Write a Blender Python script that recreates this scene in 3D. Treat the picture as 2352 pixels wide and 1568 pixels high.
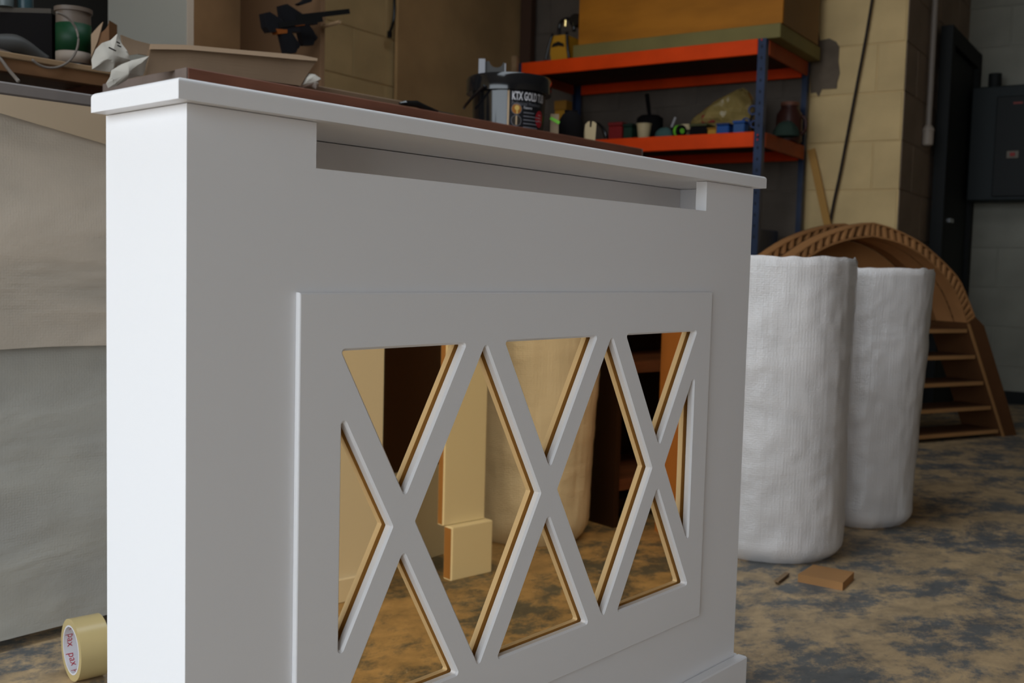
import bpy, bmesh, math, random
from mathutils import Vector, Matrix, noise
from mathutils.geometry import tessellate_polygon

for o in list(bpy.data.objects):
    bpy.data.objects.remove(o)
SC = bpy.context.scene
COL = SC.collection
random.seed(7)

# ------------------------------------------------------------------ camera
F = 2369.306                                   # focal length in pixels of the 2352 px wide frame
R_ = Vector((0.66555135, -0.74589315, 0.02616893))
U_ = Vector((0.03672557, 0.06774946, 0.9970262))
D_ = Vector((0.74544794, 0.66261106, -0.0724841))
CAM = Vector((0, 0, 0.70))
cam = bpy.data.cameras.new('camera')
camo = bpy.data.objects.new('camera', cam)
COL.objects.link(camo)
camo.matrix_world = Matrix(((R_.x, U_.x, -D_.x, CAM.x), (R_.y, U_.y, -D_.y, CAM.y), (R_.z, U_.z, -D_.z, CAM.z), (0, 0, 0, 1)))
cam.sensor_width = 36.0
cam.lens = 36.0 * F / 2352.0
cam.clip_start = 0.02
cam.dof.use_dof = True
cam.dof.focus_distance = 1.25
cam.dof.aperture_fstop = 8.5
SC.camera = camo

# room axes: VD runs away along the bench wall, UD runs left along the back wall
RA = math.radians(8.1784)
VD = Vector((math.cos(RA), math.sin(RA), 0))
UD = Vector((-math.sin(RA), math.cos(RA), 0))

# ------------------------------------------------------------------ light: overcast daylight through the open workshop door
W = bpy.data.worlds.new('overcast_sky')
SC.world = W
W.use_nodes = True
bg = W.node_tree.nodes['Background']
bg.inputs[0].default_value = (0.83, 0.92, 1.0, 1)
bg.inputs[1].default_value = 3.0
DOOR_V = -2.0
DOOR_U0, DOOR_U1, DOOR_H = -1.0, 3.2, 2.5
pl_ = bpy.data.lights.new('door_portal', 'AREA')
pl_.shape = 'RECTANGLE'
pl_.size = DOOR_U1 - DOOR_U0
pl_.size_y = DOOR_H
pl_.cycles.is_portal = True
plo = bpy.data.objects.new('door_portal', pl_)
COL.objects.link(plo)
_c = VD * DOOR_V + UD * ((DOOR_U0 + DOOR_U1) / 2) + Vector((0, 0, DOOR_H / 2))
_m = Matrix((-UD, Vector((0, 0, 1)), -VD)).transposed().to_4x4()   # the lamp shines along its -Z, into the room
_m.translation = _c
plo.matrix_world = _m
# rooflight above the gap between cover and bench
SKY_V0, SKY_V1, SKY_U0, SKY_U1, SKY_Z = -0.1, 2.8, 0.75, 1.70, 3.1
pl2 = bpy.data.lights.new('rooflight_portal', 'AREA'); pl2.shape = 'RECTANGLE'
pl2.size = SKY_V1 - SKY_V0; pl2.size_y = SKY_U1 - SKY_U0; pl2.cycles.is_portal = True
pl2o = bpy.data.objects.new('rooflight_portal', pl2); COL.objects.link(pl2o)
pl2o.location = VD * ((SKY_V0 + SKY_V1) / 2) + UD * ((SKY_U0 + SKY_U1) / 2) + Vector((0, 0, SKY_Z)); pl2o.rotation_euler = (0, 0, RA)
SC.view_settings.view_transform = 'Standard'
SC.view_settings.look = 'None'
SC.view_settings.exposure = 0.55
SC.view_settings.gamma = 1.0
SC.view_settings.use_curve_mapping = False

# ------------------------------------------------------------------ pixel helpers (directions only; distance from what a thing touches)
def ray(x, y):
    return R_ * ((x - 1176) / F) - U_ * ((y - 784) / F) + D_
def on_z(x, y, z):
    d = ray(x, y); return CAM + d * ((z - CAM.z) / d.z)
def on_y(x, y, Y):
    d = ray(x, y); return CAM + d * ((Y - CAM.y) / d.y)
def on_v(x, y, v):
    d = ray(x, y); return CAM + d * (v / d.dot(VD))
def on_u(x, y, u):
    d = ray(x, y); return CAM + d * (u / d.dot(UD))
def at_depth(x, y, dist):
    return CAM + ray(x, y) * dist
def depth(p):
    return (p - CAM).dot(D_)
def room(v, u, z=0.0):
    p = VD * v + UD * u; p.z = z; return p
def vu(p):
    return p.dot(VD), p.dot(UD)

# ------------------------------------------------------------------ materials
MATS = {}
def mat(name, col, rough=0.6, metal=0.0, var=0.0, vscale=6.0, bump=0.0, bscale=40.0, spec=0.25, stretch=None, col2=None, coat=0.0):
    if name in MATS: return MATS[name]
    m = bpy.data.materials.new(name); m.use_nodes = True; MATS[name] = m
    n = m.node_tree.nodes; l = m.node_tree.links; b = n['Principled BSDF']
    b.inputs['Base Color'].default_value = (*col, 1)
    b.inputs['Roughness'].default_value = rough
    b.inputs['Metallic'].default_value = metal
    b.inputs['Specular IOR Level'].default_value = spec
    b.inputs['Coat Weight'].default_value = coat
    if var > 0 or bump > 0:
        tc = n.new('ShaderNodeTexCoord'); mp = n.new('ShaderNodeMapping')
        l.new(tc.outputs['Object'], mp.inputs[0])
        if stretch: mp.inputs['Scale'].default_value = stretch
    if var > 0:
        nz = n.new('ShaderNodeTexNoise'); nz.inputs['Scale'].default_value = vscale; nz.inputs['Detail'].default_value = 6
        l.new(mp.outputs[0], nz.inputs[0])
        cr = n.new('ShaderNodeValToRGB')
        c2 = col2 if col2 else tuple(max(0, c * (1 - var)) for c in col)
        c1 = col if col2 else tuple(min(1, c * (1 + var * 0.5)) for c in col)
        cr.color_ramp.elements[0].position = 0.35; cr.color_ramp.elements[1].position = 0.65
        cr.color_ramp.elements[0].color = (*c2, 1); cr.color_ramp.elements[1].color = (*c1, 1)
        l.new(nz.outputs['Fac'], cr.inputs[0]); l.new(cr.outputs[0], b.inputs['Base Color'])
    if bump > 0:
        nb = n.new('ShaderNodeTexNoise'); nb.inputs['Scale'].default_value = bscale; nb.inputs['Detail'].default_value = 4
        l.new(mp.outputs[0], nb.inputs[0])
        bp = n.new('ShaderNodeBump'); bp.inputs['Strength'].default_value = bump; bp.inputs['Distance'].default_value = 0.004
        l.new(nb.outputs['Fac'], bp.inputs['Height']); l.new(bp.outputs[0], b.inputs['Normal'])
    return m

def wrap_mat(name, col, rough, bub=105.0, strength=0.5, col2=None, trans=0.0):
    m = bpy.data.materials.new(name); m.use_nodes = True; MATS[name] = m
    n = m.node_tree.nodes; l = m.node_tree.links; b = n['Principled BSDF']
    b.inputs['Roughness'].default_value = rough
    b.inputs['Base Color'].default_value = (*col, 1)
    tc = n.new('ShaderNodeTexCoord')
    vo = n.new('ShaderNodeTexVoronoi'); vo.inputs['Scale'].default_value = bub; vo.inputs['Randomness'].default_value = 0.35
    l.new(tc.outputs['Object'], vo.inputs['Vector'])
    nz = n.new('ShaderNodeTexNoise'); nz.inputs['Scale'].default_value = 4.0; nz.inputs['Detail'].default_value = 3.5; nz.inputs['Distortion'].default_value = 0.4
    mp = n.new('ShaderNodeMapping'); mp.inputs['Rotation'].default_value = (0.2, 0.3, 0.0); mp.inputs['Scale'].default_value = (0.7, 0.7, 1.8)
    l.new(tc.outputs['Object'], mp.inputs[0]); l.new(mp.outputs[0], nz.inputs[0])
    cr = n.new('ShaderNodeValToRGB')
    c2 = col2 or tuple(c * 0.86 for c in col)
    cr.color_ramp.elements[0].position = 0.38; cr.color_ramp.elements[1].position = 0.62
    cr.color_ramp.elements[0].color = (*c2, 1); cr.color_ramp.elements[1].color = (*col, 1)
    l.new(nz.outputs['Fac'], cr.inputs[0]); l.new(cr.outputs[0], b.inputs['Base Color'])
    b1 = n.new('ShaderNodeBump'); b1.inputs['Strength'].default_value = strength; b1.inputs['Distance'].default_value = 0.003; b1.invert = True
    l.new(vo.outputs['Distance'], b1.inputs['Height'])
    b2 = n.new('ShaderNodeBump'); b2.inputs['Strength'].default_value = 0.5; b2.inputs['Distance'].default_value = 0.022
    l.new(nz.outputs['Fac'], b2.inputs['Height']); l.new(b1.outputs[0], b2.inputs['Normal']); l.new(b2.outputs[0], b.inputs['Normal'])
    b.inputs['Coat Weight'].default_value = 0.4; b.inputs['Coat Roughness'].default_value = 0.12
    l.new(b1.outputs[0], b.inputs['Coat Normal'])
    return m

def floor_mat():
    m = bpy.data.materials.new('dusty_concrete'); m.use_nodes = True
    n = m.node_tree.nodes; l = m.node_tree.links; b = n['Principled BSDF']
    tc = n.new('ShaderNodeTexCoord'); mp = n.new('ShaderNodeMapping'); l.new(tc.outputs['Object'], mp.inputs[0])
    mp.inputs['Rotation'].default_value = (0, 0, 0.843)
    mp.inputs['Scale'].default_value = (0.8, 1.05, 1)
    def nz(s, d=8, r=0.62, dist=0.6):
        t = n.new('ShaderNodeTexNoise'); t.inputs['Scale'].default_value = s; t.inputs['Detail'].default_value = d
        t.inputs['Roughness'].default_value = r; t.inputs['Distortion'].default_value = dist; l.new(mp.outputs[0], t.inputs[0]); return t
    def ramp(a, p0, c0, p1, c1):
        r = n.new('ShaderNodeValToRGB'); r.color_ramp.elements[0].position = p0; r.color_ramp.elements[1].position = p1
        r.color_ramp.elements[0].color = (*c0, 1); r.color_ramp.elements[1].color = (*c1, 1); l.new(a, r.inputs[0]); return r
    a = nz(5.0, 12, 0.78, 0.1); base = ramp(a.outputs['Fac'], 0.44, (0.135, 0.138, 0.135), 0.53, (0.49, 0.35, 0.195))
    c = nz(14, 8, 0.7, 0.2); var = ramp(c.outputs['Fac'], 0.35, (0.55, 0.55, 0.58), 0.65, (1.15, 1.1, 1.05))
    mx = n.new('ShaderNodeMixRGB'); mx.blend_type = 'MULTIPLY'; mx.inputs[0].default_value = 0.8
    l.new(base.outputs[0], mx.inputs[1]); l.new(var.outputs[0], mx.inputs[2])
    e = nz(15, 8, 0.72, 0.3); sp = ramp(e.outputs['Fac'], 0.655, (0, 0, 0), 0.70, (1, 1, 1))
    mx2 = n.new('ShaderNodeMixRGB'); l.new(sp.outputs[0], mx2.inputs[0]); l.new(mx.outputs[0], mx2.inputs[1]); mx2.inputs[2].default_value = (0.66, 0.58, 0.50, 1)
    l.new(mx2.outputs[0], b.inputs['Base Color'])
    b.inputs['Roughness'].default_value = 0.62
    bp = n.new('ShaderNodeBump'); bp.inputs['Strength'].default_value = 0.25; bp.inputs['Distance'].default_value = 0.004
    l.new(c.outputs['Fac'], bp.inputs['Height']); l.new(bp.outputs[0], b.inputs['Normal'])
    return m

WHITE = mat('white_paint', (0.80, 0.787, 0.797), 0.38, spec=0.5)
BLACKP = mat('black_plastic', (0.008, 0.008, 0.009), 0.12, spec=0.5)
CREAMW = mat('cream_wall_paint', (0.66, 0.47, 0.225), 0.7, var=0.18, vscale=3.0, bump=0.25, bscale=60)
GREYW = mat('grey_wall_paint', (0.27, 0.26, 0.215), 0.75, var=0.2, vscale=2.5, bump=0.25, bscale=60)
MORTAR = mat('mortar', (0.38, 0.30, 0.19), 0.9, bump=0.3)
BROWNB = mat('dark_brown_board', (0.17, 0.066, 0.040), 0.55, var=0.25, vscale=5, stretch=(1, 6, 6))
PLY = mat('brown_mdf', (0.26, 0.15, 0.065), 0.7, var=0.2, vscale=3)
TIMBER = mat('pale_timber', (0.27, 0.17, 0.09), 0.6, var=0.25, vscale=5, stretch=(1, 8, 8))
ORANGE = mat('orange_steel', (0.85, 0.065, 0.004), 0.5, var=0.12, vscale=6, spec=0.15)
BLUEST = mat('blue_steel', (0.026, 0.042, 0.092), 0.4, var=0.3, vscale=7)
CARD = mat('cardboard', (0.185, 0.120, 0.072), 0.8, var=0.12, vscale=5)
PAPER = mat('cream_paper', (0.50, 0.46, 0.40), 0.75, var=0.1, vscale=9, bump=0.15, bscale=25)
MDF = mat('raw_mdf', (0.40, 0.20, 0.075), 0.75, var=0.15, vscale=4)
MDFD = mat('brown_formed_mdf', (0.46, 0.215, 0.08), 0.75, var=0.2, vscale=4)
STEEL = mat('bright_steel', (0.6, 0.6, 0.6), 0.25, metal=1.0)
BUBBLE = wrap_mat('bubble_wrap', (0.82, 0.775, 0.755), 0.34, 190, 0.32)
BUBBLE2 = wrap_mat('bubble_wrap_sheet', (0.46, 0.445, 0.40), 0.4, 210, 0.14, (0.40, 0.39, 0.36))
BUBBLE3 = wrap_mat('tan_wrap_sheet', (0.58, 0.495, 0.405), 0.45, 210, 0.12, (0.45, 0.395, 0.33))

# ------------------------------------------------------------------ mesh helpers
class B:
    def __init__(s): s.v = []; s.f = []; s.smooth = False
    def add(s, vs, fs):
        k = len(s.v); s.v += [Vector(q) for q in vs]; s.f += [tuple(i + k for i in f) for f in fs]; return s
    def box(s, x0, x1, y0, y1, z0, z1, bev=0.0, seg=1):
        bm = bmesh.new(); bmesh.ops.create_cube(bm, size=1)
        for q in bm.verts: q.co = ((x0 + x1) / 2 + q.co.x * (x1 - x0), (y0 + y1) / 2 + q.co.y * (y1 - y0), (z0 + z1) / 2 + q.co.z * (z1 - z0))
        if bev > 0: bmesh.ops.bevel(bm, geom=bm.edges[:], offset=bev, segments=seg, profile=0.5, affect='EDGES')
        bm.verts.index_update(); s.add([q.co.copy() for q in bm.verts], [[q.index for q in f.verts] for f in bm.faces]); bm.free(); return s
    def lathe(s, prof, seg=24, origin=(0, 0, 0), axis=(0, 0, 1), close=False):
        ax = Vector(axis).normalized(); a = ax.orthogonal().normalized(); b = ax.cross(a); o = Vector(origin)
        vs = []
        for r, h in prof:
            for i in range(seg):
                t = 2 * math.pi * i / seg; vs.append(o + ax * h + (a * math.cos(t) + b * math.sin(t)) * r)
        n = len(prof); fs = []
        for j in range(n - 1 + (1 if close else 0)):
            for i in range(seg):
                j2 = (j + 1) % n
                fs.append((j * seg + i, j * seg + (i + 1) % seg, j2 * seg + (i + 1) % seg, j2 * seg + i))
        if not close:
            fs.append(tuple(range(seg - 1, -1, -1))); fs.append(tuple((n - 1) * seg + i for i in range(seg)))
        return s.add(vs, fs)
    def tube(s, pts, r, seg=8, smoothn=0):
        pts = [Vector(p) for p in pts]
        if smoothn:
            if isinstance(r, (list, tuple)):
                rr_ = [Vector((q, 0, 0)) for q in r]; r = [q.x for q in spline(rr_, smoothn)]
            pts = spline(pts, smoothn)
        vs = []; up = Vector((0.31, 0.22, 0.92))
        for i, p in enumerate(pts):
            t = (pts[min(i + 1, len(pts) - 1)] - pts[max(i - 1, 0)]).normalized()
            a = t.cross(up); a = a.normalized() if a.length > 1e-4 else t.orthogonal().normalized(); b = t.cross(a)
            rr = r[i] if isinstance(r, (list, tuple)) else r
            for k in range(seg):
                q = 2 * math.pi * k / seg; vs.append(p + (a * math.cos(q) + b * math.sin(q)) * rr)
        fs = [(j * seg + i, j * seg + (i + 1) % seg, (j + 1) * seg + (i + 1) % seg, (j + 1) * seg + i) for j in range(len(pts) - 1) for i in range(seg)]
        fs += [tuple(range(seg - 1, -1, -1)), tuple((len(pts) - 1) * seg + i for i in range(seg))]
        return s.add(vs, fs)
    def prism(s, poly, d):                      # polygon of 3D points pushed by vector d
        poly = [Vector(p) for p in poly]; d = Vector(d); n = len(poly)
        tri = tessellate_polygon([poly])
        fs = [tuple(t) for t in tri] + [tuple(n + i for i in reversed(t)) for t in tri]
        fs += [(i, (i + 1) % n, n + (i + 1) % n, n + i) for i in range(n)]
        return s.add(poly + [p + d for p in poly], fs)
    def beam(s, a, b, w, h, up=(0, 0, 1), bev=0.0):  # rectangular bar from a to b
        a = Vector(a); b = Vector(b); t = (b - a).normalized(); sd = t.cross(Vector(up)).normalized(); u = sd.cross(t)
        vs = [p + sd * (i * w / 2) + u * (j * h / 2) for p in (a, b) for i, j in ((-1, -1), (1, -1), (1, 1), (-1, 1))]
        return s.add(vs, [(3, 2, 1, 0), (4, 5, 6, 7), (0, 1, 5, 4), (1, 2, 6, 5), (2, 3, 7, 6), (3, 0, 4, 7)])
    def grid(s, fn, nu, nv, closed=False):
        vs = [fn(i / (nu - (0 if closed else 1)), j / (nv - 1)) for j in range(nv) for i in range(nu)]
        fs = []
        for j in range(nv - 1):
            for i in range(nu if closed else nu - 1):
                k = (i + 1) % nu; fs.append((j * nu + i, j * nu + k, (j + 1) * nu + k, (j + 1) * nu + i))
        return s.add(vs, fs)
    def build(s, name, m, parent=None, smooth=False, world=False):
        me = bpy.data.meshes.new(name); me.from_pydata(s.v, [], s.f); me.validate()
        bm = bmesh.new(); bm.from_mesh(me); bmesh.ops.recalc_face_normals(bm, faces=bm.faces[:]); bm.to_mesh(me); bm.free()
        me.materials.append(m)
        o = bpy.data.objects.new(name, me); COL.objects.link(o)
        if parent is not None:
            o.parent = parent
            if world: o.matrix_parent_inverse = parent_inv(parent)
        if smooth:
            me.shade_smooth() if smooth is True else me.shade_auto_smooth(smooth) if hasattr(me, 'shade_auto_smooth') else me.shade_smooth()
            if smooth is not True:
                import math as _m
                bmx = bmesh.new(); bmx.from_mesh(me)
                for e in bmx.edges: e.smooth = not (len(e.link_faces) == 2 and e.calc_face_angle(0) > smooth)
                bmx.to_mesh(me); bmx.free(); me.shade_smooth() if False else None
                for p in me.polygons: p.use_smooth = True
        return o

def parent_inv(p):
    m = Matrix.LocRotScale(p.location, p.rotation_euler, None)
    if p.parent is not None: m = Matrix.LocRotScale(p.parent.location, p.parent.rotation_euler, None) @ m
    return m.inverted()
def spline(pts, n):
    out = []; P = [pts[0]] + pts + [pts[-1]]
    for i in range(1, len(P) - 2):
        for k in range(n):
            t = k / n; a, b, c, d = P[i - 1], P[i], P[i + 1], P[i + 2]
            out.append(0.5 * (2 * b + (c - a) * t + (2 * a - 5 * b + 4 * c - d) * t * t + (3 * b - a - 3 * c + d) * t ** 3))
    out.append(pts[-1]); return out
def tag(o, label, cat, group=None):
    o['label'] = label; o['category'] = cat
    if group: o['group'] = group
    return o
def thing(name, label, cat, loc=(0, 0, 0), rot=0.0, group=None):
    o = bpy.data.objects.new(name, None); COL.objects.link(o); o.empty_display_size = 0.05
    o.location = loc; o.rotation_euler = (0, 0, rot); tag(o, label, cat, group); return o
def struct(o): o['kind'] = 'structure'; return o
def ns(p, s, k=0): return noise.noise(Vector(p) * s + Vector((k * 7.3, k * 3.1, k)))
def text_mesh(txt, size, ext=0.0, bold=0.0):
    cu = bpy.data.curves.new('lettering', 'FONT'); cu.body = txt; cu.size = size; cu.extrude = ext; cu.resolution_u = 3; cu.offset = bold
    ob = bpy.data.objects.new('lettering', cu); COL.objects.link(ob); bpy.context.view_layer.update()
    me = bpy.data.meshes.new_from_object(ob.evaluated_get(bpy.context.evaluated_depsgraph_get()))
    bpy.data.objects.remove(ob); return me

# ================================================================== THE ROOM
fl = B().add([room(-9, -6), room(9, -6), room(9, 5), room(-9, 5)], [(0, 1, 2, 3)]).build('floor', floor_mat()); struct(fl)
HT = 3.1
UL, VB, UC, VF, UR = 3.32, 5.0, 1.178, 6.435, -3.2
b = B()
for (v0, v1, u0, u1) in ((DOOR_V - 0.2, SKY_V0, UR - 0.2, UL + 0.2), (SKY_V1, VF + 0.2, UR - 0.2, UL + 0.2), (SKY_V0, SKY_V1, UR - 0.2, SKY_U0), (SKY_V0, SKY_V1, SKY_U1, UL + 0.2)):
    b.box(v0, v1, u0, u1, HT, HT + 0.1)
ce = struct(b.build('ceiling', mat('ceiling_sheet', (0.30, 0.28, 0.25), 0.8))); ce.rotation_euler.z = RA

BW, BH, JT = 0.4445, 0.2195, 0.0055
_blockmesh = {}
def block_mesh(w, m):
    k = (round(w, 3), m.name)
    if k not in _blockmesh:
        bb = B().box(0, w, 0, 0.004, 0, BH, 0.002, 1)
        me = bpy.data.meshes.new('block'); me.from_pydata(bb.v, [], bb.f); me.materials.append(m); _blockmesh[k] = me
    return _blockmesh[k]
def block_wall(name, p0, d, length, m, nrm, z0=0.0, z1=HT, odd=0.225):
    """backing slab plus single blocks; p0 start corner, d direction along the wall, nrm into the room"""
    d = d.normalized(); nrm = nrm.normalized(); bk = -nrm
    bb = B().prism([p0, p0 + d * length, p0 + d * length + bk * 0.12, p0 + bk * 0.12], (0, 0, HT))
    w = struct(bb.build(name, m if not callable(m) else m(0)))
    ang = math.atan2(d.y, d.x); lx = Vector((math.cos(ang + math.pi / 2), math.sin(ang + math.pi / 2), 0))
    off = nrm * 0.0 if lx.dot(nrm) > 0 else nrm * 0.004
    row = 0; z = -0.025
    while z < HT - 0.05:
        if z + BH > z0 and z < z1:
            x = -(odd if row % 2 else 0.0)
            while x < length - 0.02:
                a = max(0.0, x); e = min(length, x + BW)
                if e - a > 0.03:
                    o = bpy.data.objects.new('block', block_mesh(e - a, m if not callable(m) else m(a))); COL.objects.link(o); o.parent = w
                    o.location = p0 + d * a + off + nrm * (random.uniform(-0.5, 0.5) * 0.0015) + Vector((0, 0, z + JT))
                    o.rotation_euler = (0, 0, ang)
                x += BW + JT
        z += BH + JT; row += 1
    return w
BAREW = mat('bare_grey_block', (0.13, 0.105, 0.085), 0.9, var=0.2, vscale=5, bump=0.3, bscale=60)
wall_back = block_wall('wall_back', room(VB, UL), -UD, UL - 1.632, BAREW, -VD)
wall_pillar = block_wall('wall_pillar', room(VB - 0.001, 1.63), -UD, 1.63 - UC, CREAMW, -VD, odd=0.12)
wall_left = block_wall('wall_left', room(DOOR_V, UL), VD, VB - DOOR_V, CREAMW, -UD, 0.85, 2.7)
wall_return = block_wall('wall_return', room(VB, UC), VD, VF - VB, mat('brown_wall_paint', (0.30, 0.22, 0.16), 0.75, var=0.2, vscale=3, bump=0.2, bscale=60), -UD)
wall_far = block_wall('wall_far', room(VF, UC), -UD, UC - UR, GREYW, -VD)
b = B().prism([room(DOOR_V, UR), room(VF, UR), room(VF, UR - 0.12), room(DOOR_V, UR - 0.12)], (0, 0, HT)); struct(b.build('wall_right', mat('plain_wall', (0.45, 0.38, 0.28), 0.8)))
b = B()
for (u0, u1, z0, z1) in ((UR, DOOR_U0, 0, HT), (DOOR_U1, UL, 0, HT), (DOOR_U0, DOOR_U1, DOOR_H, HT)):
    b.prism([room(DOOR_V, u0, z0), room(DOOR_V, u1, z0), room(DOOR_V - 0.12, u1, z0), room(DOOR_V - 0.12, u0, z0)], (0, 0, z1 - z0))
struct(b.build('wall_front', mat('plain_wall', (0.45, 0.38, 0.28), 0.8)))

# bare patch where the cream paint has come off beside the racking
pp = [(1874, 92), (1880, 70), (1883, 93), (1905, 88), (1921, 96), (1928, 108), (1926, 140), (1929, 168), (1923, 190), (1922, 203), (1888, 205), (1880, 222), (1874, 212), (1862, 214), (1858, 100)]
b = B().prism([on_v(x, y, VB - 0.0105) for x, y in pp], VD * 0.002)
b.build('bare_patch', mat('bare_patch', (0.14, 0.105, 0.075), 0.9, var=0.2, vscale=12), wall_pillar)['label'] = 'dark bare patch where paint has flaked off'

# ================================================================== RADIATOR COVER
X0, Y0 = 0.4756, 0.7983                       # front left foot of the body
BWID, BDEP, ZT = 0.9777, 0.1412, 0.8314
rc = thing('radiator_cover', 'white painted radiator cover with criss-cross lattice front over bronze mirror', 'radiator cover', (X0, Y0, 0))
# top shelf with rounded upper edges
def round_slab(x0, x1, y0, y1, z0, z1, r, seg=4):
    bb = B(); rings = []
    prof = [(0, z0)] + [(0, z1 - r)] + [(r - r * math.cos(k / seg * math.pi / 2), z1 - r + r * math.sin(k / seg * math.pi / 2)) for k in range(1, seg + 1)]
    vs = []
    for ins, z in prof: vs += [(x0 + ins, y0 + ins, z), (x1 - ins, y0 + ins, z), (x1 - ins, y1 - ins, z), (x0 + ins, y1 - ins, z)]
    n = len(prof); fs = [(3, 2, 1, 0), tuple(4 * (n - 1) + i for i in range(4))]
    for j in range(n - 1):
        for i in range(4): fs.append((4 * j + i, 4 * j + (i + 1) % 4, 4 * j + 4 + (i + 1) % 4, 4 * j + 4 + i))
    return bb.add(vs, fs)
round_slab(-0.0158, BWID + 0.0158, -0.0136, 0.1385, ZT, ZT + 0.018, 0.0045).build('top_shelf', WHITE, rc)
B().box(0, 0.018, 0.01803, BDEP, 0, ZT - 0.0006).build('side_panel', WHITE, rc)
B().box(BWID - 0.018, BWID, 0.01803, BDEP, 0, ZT - 0.0006).build('side_panel', WHITE, rc)
# front board with grille slot and mirror cut-out
def holed_board(outer, holes, y0, y1):
    loops = [outer] + holes; fl_ = [q for L in loops for q in L]; n = len(fl_)
    tri = tessellate_polygon([[Vector((x, z, 0)) for x, z in L] for L in loops])
    bb = B(); vs = [(x, y0, z) for x, z in fl_] + [(x, y1, z) for x, z in fl_]
    fs = [tuple(t) for t in tri] + [tuple(n + i for i in reversed(t)) for t in tri]
    k = 0
    for L in loops:
        m = len(L); fs += [(k + i, k + (i + 1) % m, n + k + (i + 1) % m, n + k + i) for i in range(m)]; k += m
    return bb.add(vs, fs)
e_ = 0.0006
outer = [(0, 0), (BWID, 0), (BWID, ZT - e_), (0.8407, ZT - e_), (0.8407, 0.7880), (0.1363, 0.7880), (0.1363, ZT - e_), (0, ZT - e_)]
hole = [(0.145, 0.215), (0.838, 0.215), (0.838, 0.638), (0.145, 0.638)]
holed_board(outer, [hole], 0.0, 0.018).build('front_panel', WHITE, rc)
B().box(0.0185, BWID - 0.0185, 0.121, 0.139, 0.745, ZT - 0.001).build('rear_rail', mat('grey_primer', (0.80, 0.76, 0.74), 0.6), rc)
# lattice panel
ZC, HH, MS, W2 = 0.4265, 0.189, 1.804, 0.015
cxs = (0.2525, 0.4920, 0.7315); XL, XR = 0.1655, 0.8185
ops = []
for c in cxs:
    ops.append([(c - 0.0898, ZC + HH), (c, ZC + W2 * MS), (c + 0.0898, ZC + HH)])
    ops.append([(c - 0.0898, ZC - HH), (c + 0.0898, ZC - HH), (c, ZC - W2 * MS)])
for c in (0.37225, 0.61175):
    ops.append([(c - 0.10475, ZC), (c, ZC - HH), (c + 0.10475, ZC), (c, ZC + HH)])
al = cxs[0] - W2; ops.append([(XL, ZC - (al - XL) * MS), (al, ZC), (XL, ZC + (al - XL) * MS)])
ar = cxs[2] + W2; ops.append([(ar, ZC), (XR, ZC - (XR - ar) * MS), (XR, ZC + (XR - ar) * MS)])
def round_loop(poly, off, r, seg=5):
    P = [Vector((x, z)) for x, z in poly]; n = len(P)
    area = sum(P[i].x * P[(i + 1) % n].y - P[(i + 1) % n].x * P[i].y for i in range(n))
    if area < 0: P.reverse()
    L = []
    for i in range(n):
        a, b = P[i], P[(i + 1) % n]; t = (b - a).normalized(); nn = Vector((t.y, -t.x)); L.append((a + nn * off, t))
    Q = []
    for i in range(n):
        (p, t), (q, s_) = L[i - 1], L[i]; den = t.x * s_.y - t.y * s_.x; d = q - p; k = (d.x * s_.y - d.y * s_.x) / den; Q.append(p + t * k)
    out = []
    for i in range(n):
        p, t0, t1 = Q[i], L[i - 1][1], L[i][1]
        ang = math.acos(max(-1, min(1, t0.dot(t1)))); d = r * math.tan(ang / 2)
        a = p - t0 * d; cen = a + Vector((-t0.y, t0.x)) * r
        a0 = math.atan2(a.y - cen.y, a.x - cen.x)
        for k in range(seg + 1): th = a0 + ang * k / seg; out.append((cen.x + r * math.cos(th), cen.y + r * math.sin(th)))
    return out
lb = B()
YF, YBK, CH = -0.006, 0.0035, 0.0024
px0, px1, pz0, pz1 = 0.1147, 0.8590, 0.181, 0.6705
fr_outer = [(px0 + 0.0016, pz0 + 0.0016), (px1 - 0.0016, pz0 + 0.0016), (px1 - 0.0016, pz1 - 0.0016), (px0 + 0.0016, pz1 - 0.0016)]
fronts = [round_loop(p, 0.0, 0.0042) for p in ops]; walls = [round_loop(p, -CH, 0.0020) for p in ops]
loops = [fr_outer] + fronts
tri = tessellate_polygon([[Vector((x, z, 0)) for x, z in L] for L in loops]); flat = [q for L in loops for q in L]
lb.add([(x, YF, z) for x, z in flat], [tuple(t) for t in tri])
for Fp, Wp in zip(fronts, walls):
    m = len(Fp); vs = [(x, YF, z) for x, z in Fp] + [(x, YF + CH, z) for x, z in Wp] + [(x, YBK, z) for x, z in Wp]
    lb.add(vs, [(k * m + i, k * m + (i + 1) % m, (k + 1) * m + (i + 1) % m, (k + 1) * m + i) for k in range(2) for i in range(m)])
ro = [(px0, pz0), (px1, pz0), (px1, pz1), (px0, pz1)]
prof = [(0.0016, YF), (0.0006, YF + 0.0006), (0.0, YF + 0.002), (0.0, -0.0002)]
vs = []
for ins, y in prof: vs += [(px0 + ins, y, pz0 + ins), (px1 - ins, y, pz0 + ins), (px1 - ins, y, pz1 - ins), (px0 + ins, y, pz1 - ins)]
lb.add(vs, [(4 * k + i, 4 * k + (i + 1) % 4, 4 * k + 4 + (i + 1) % 4, 4 * k + 4 + i) for k in range(len(prof) - 1) for i in range(4)])
loops = [hole] + walls
tri = tessellate_polygon([[Vector((x, z, 0)) for x, z in L] for L in loops]); flat = [q for L in loops for q in L]
lb.add([(x, YBK, z) for x, z in flat], [tuple(t) for t in tri])
lb.add([(x, y, z) for y in (-0.0002, YBK) for x, z in hole], [(i, (i + 1) % 4, 4 + (i + 1) % 4, 4 + i) for i in range(4)])
lat = lb.build('lattice_panel', WHITE, rc); lat['label'] = 'raised lattice panel of three crosses'
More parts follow.
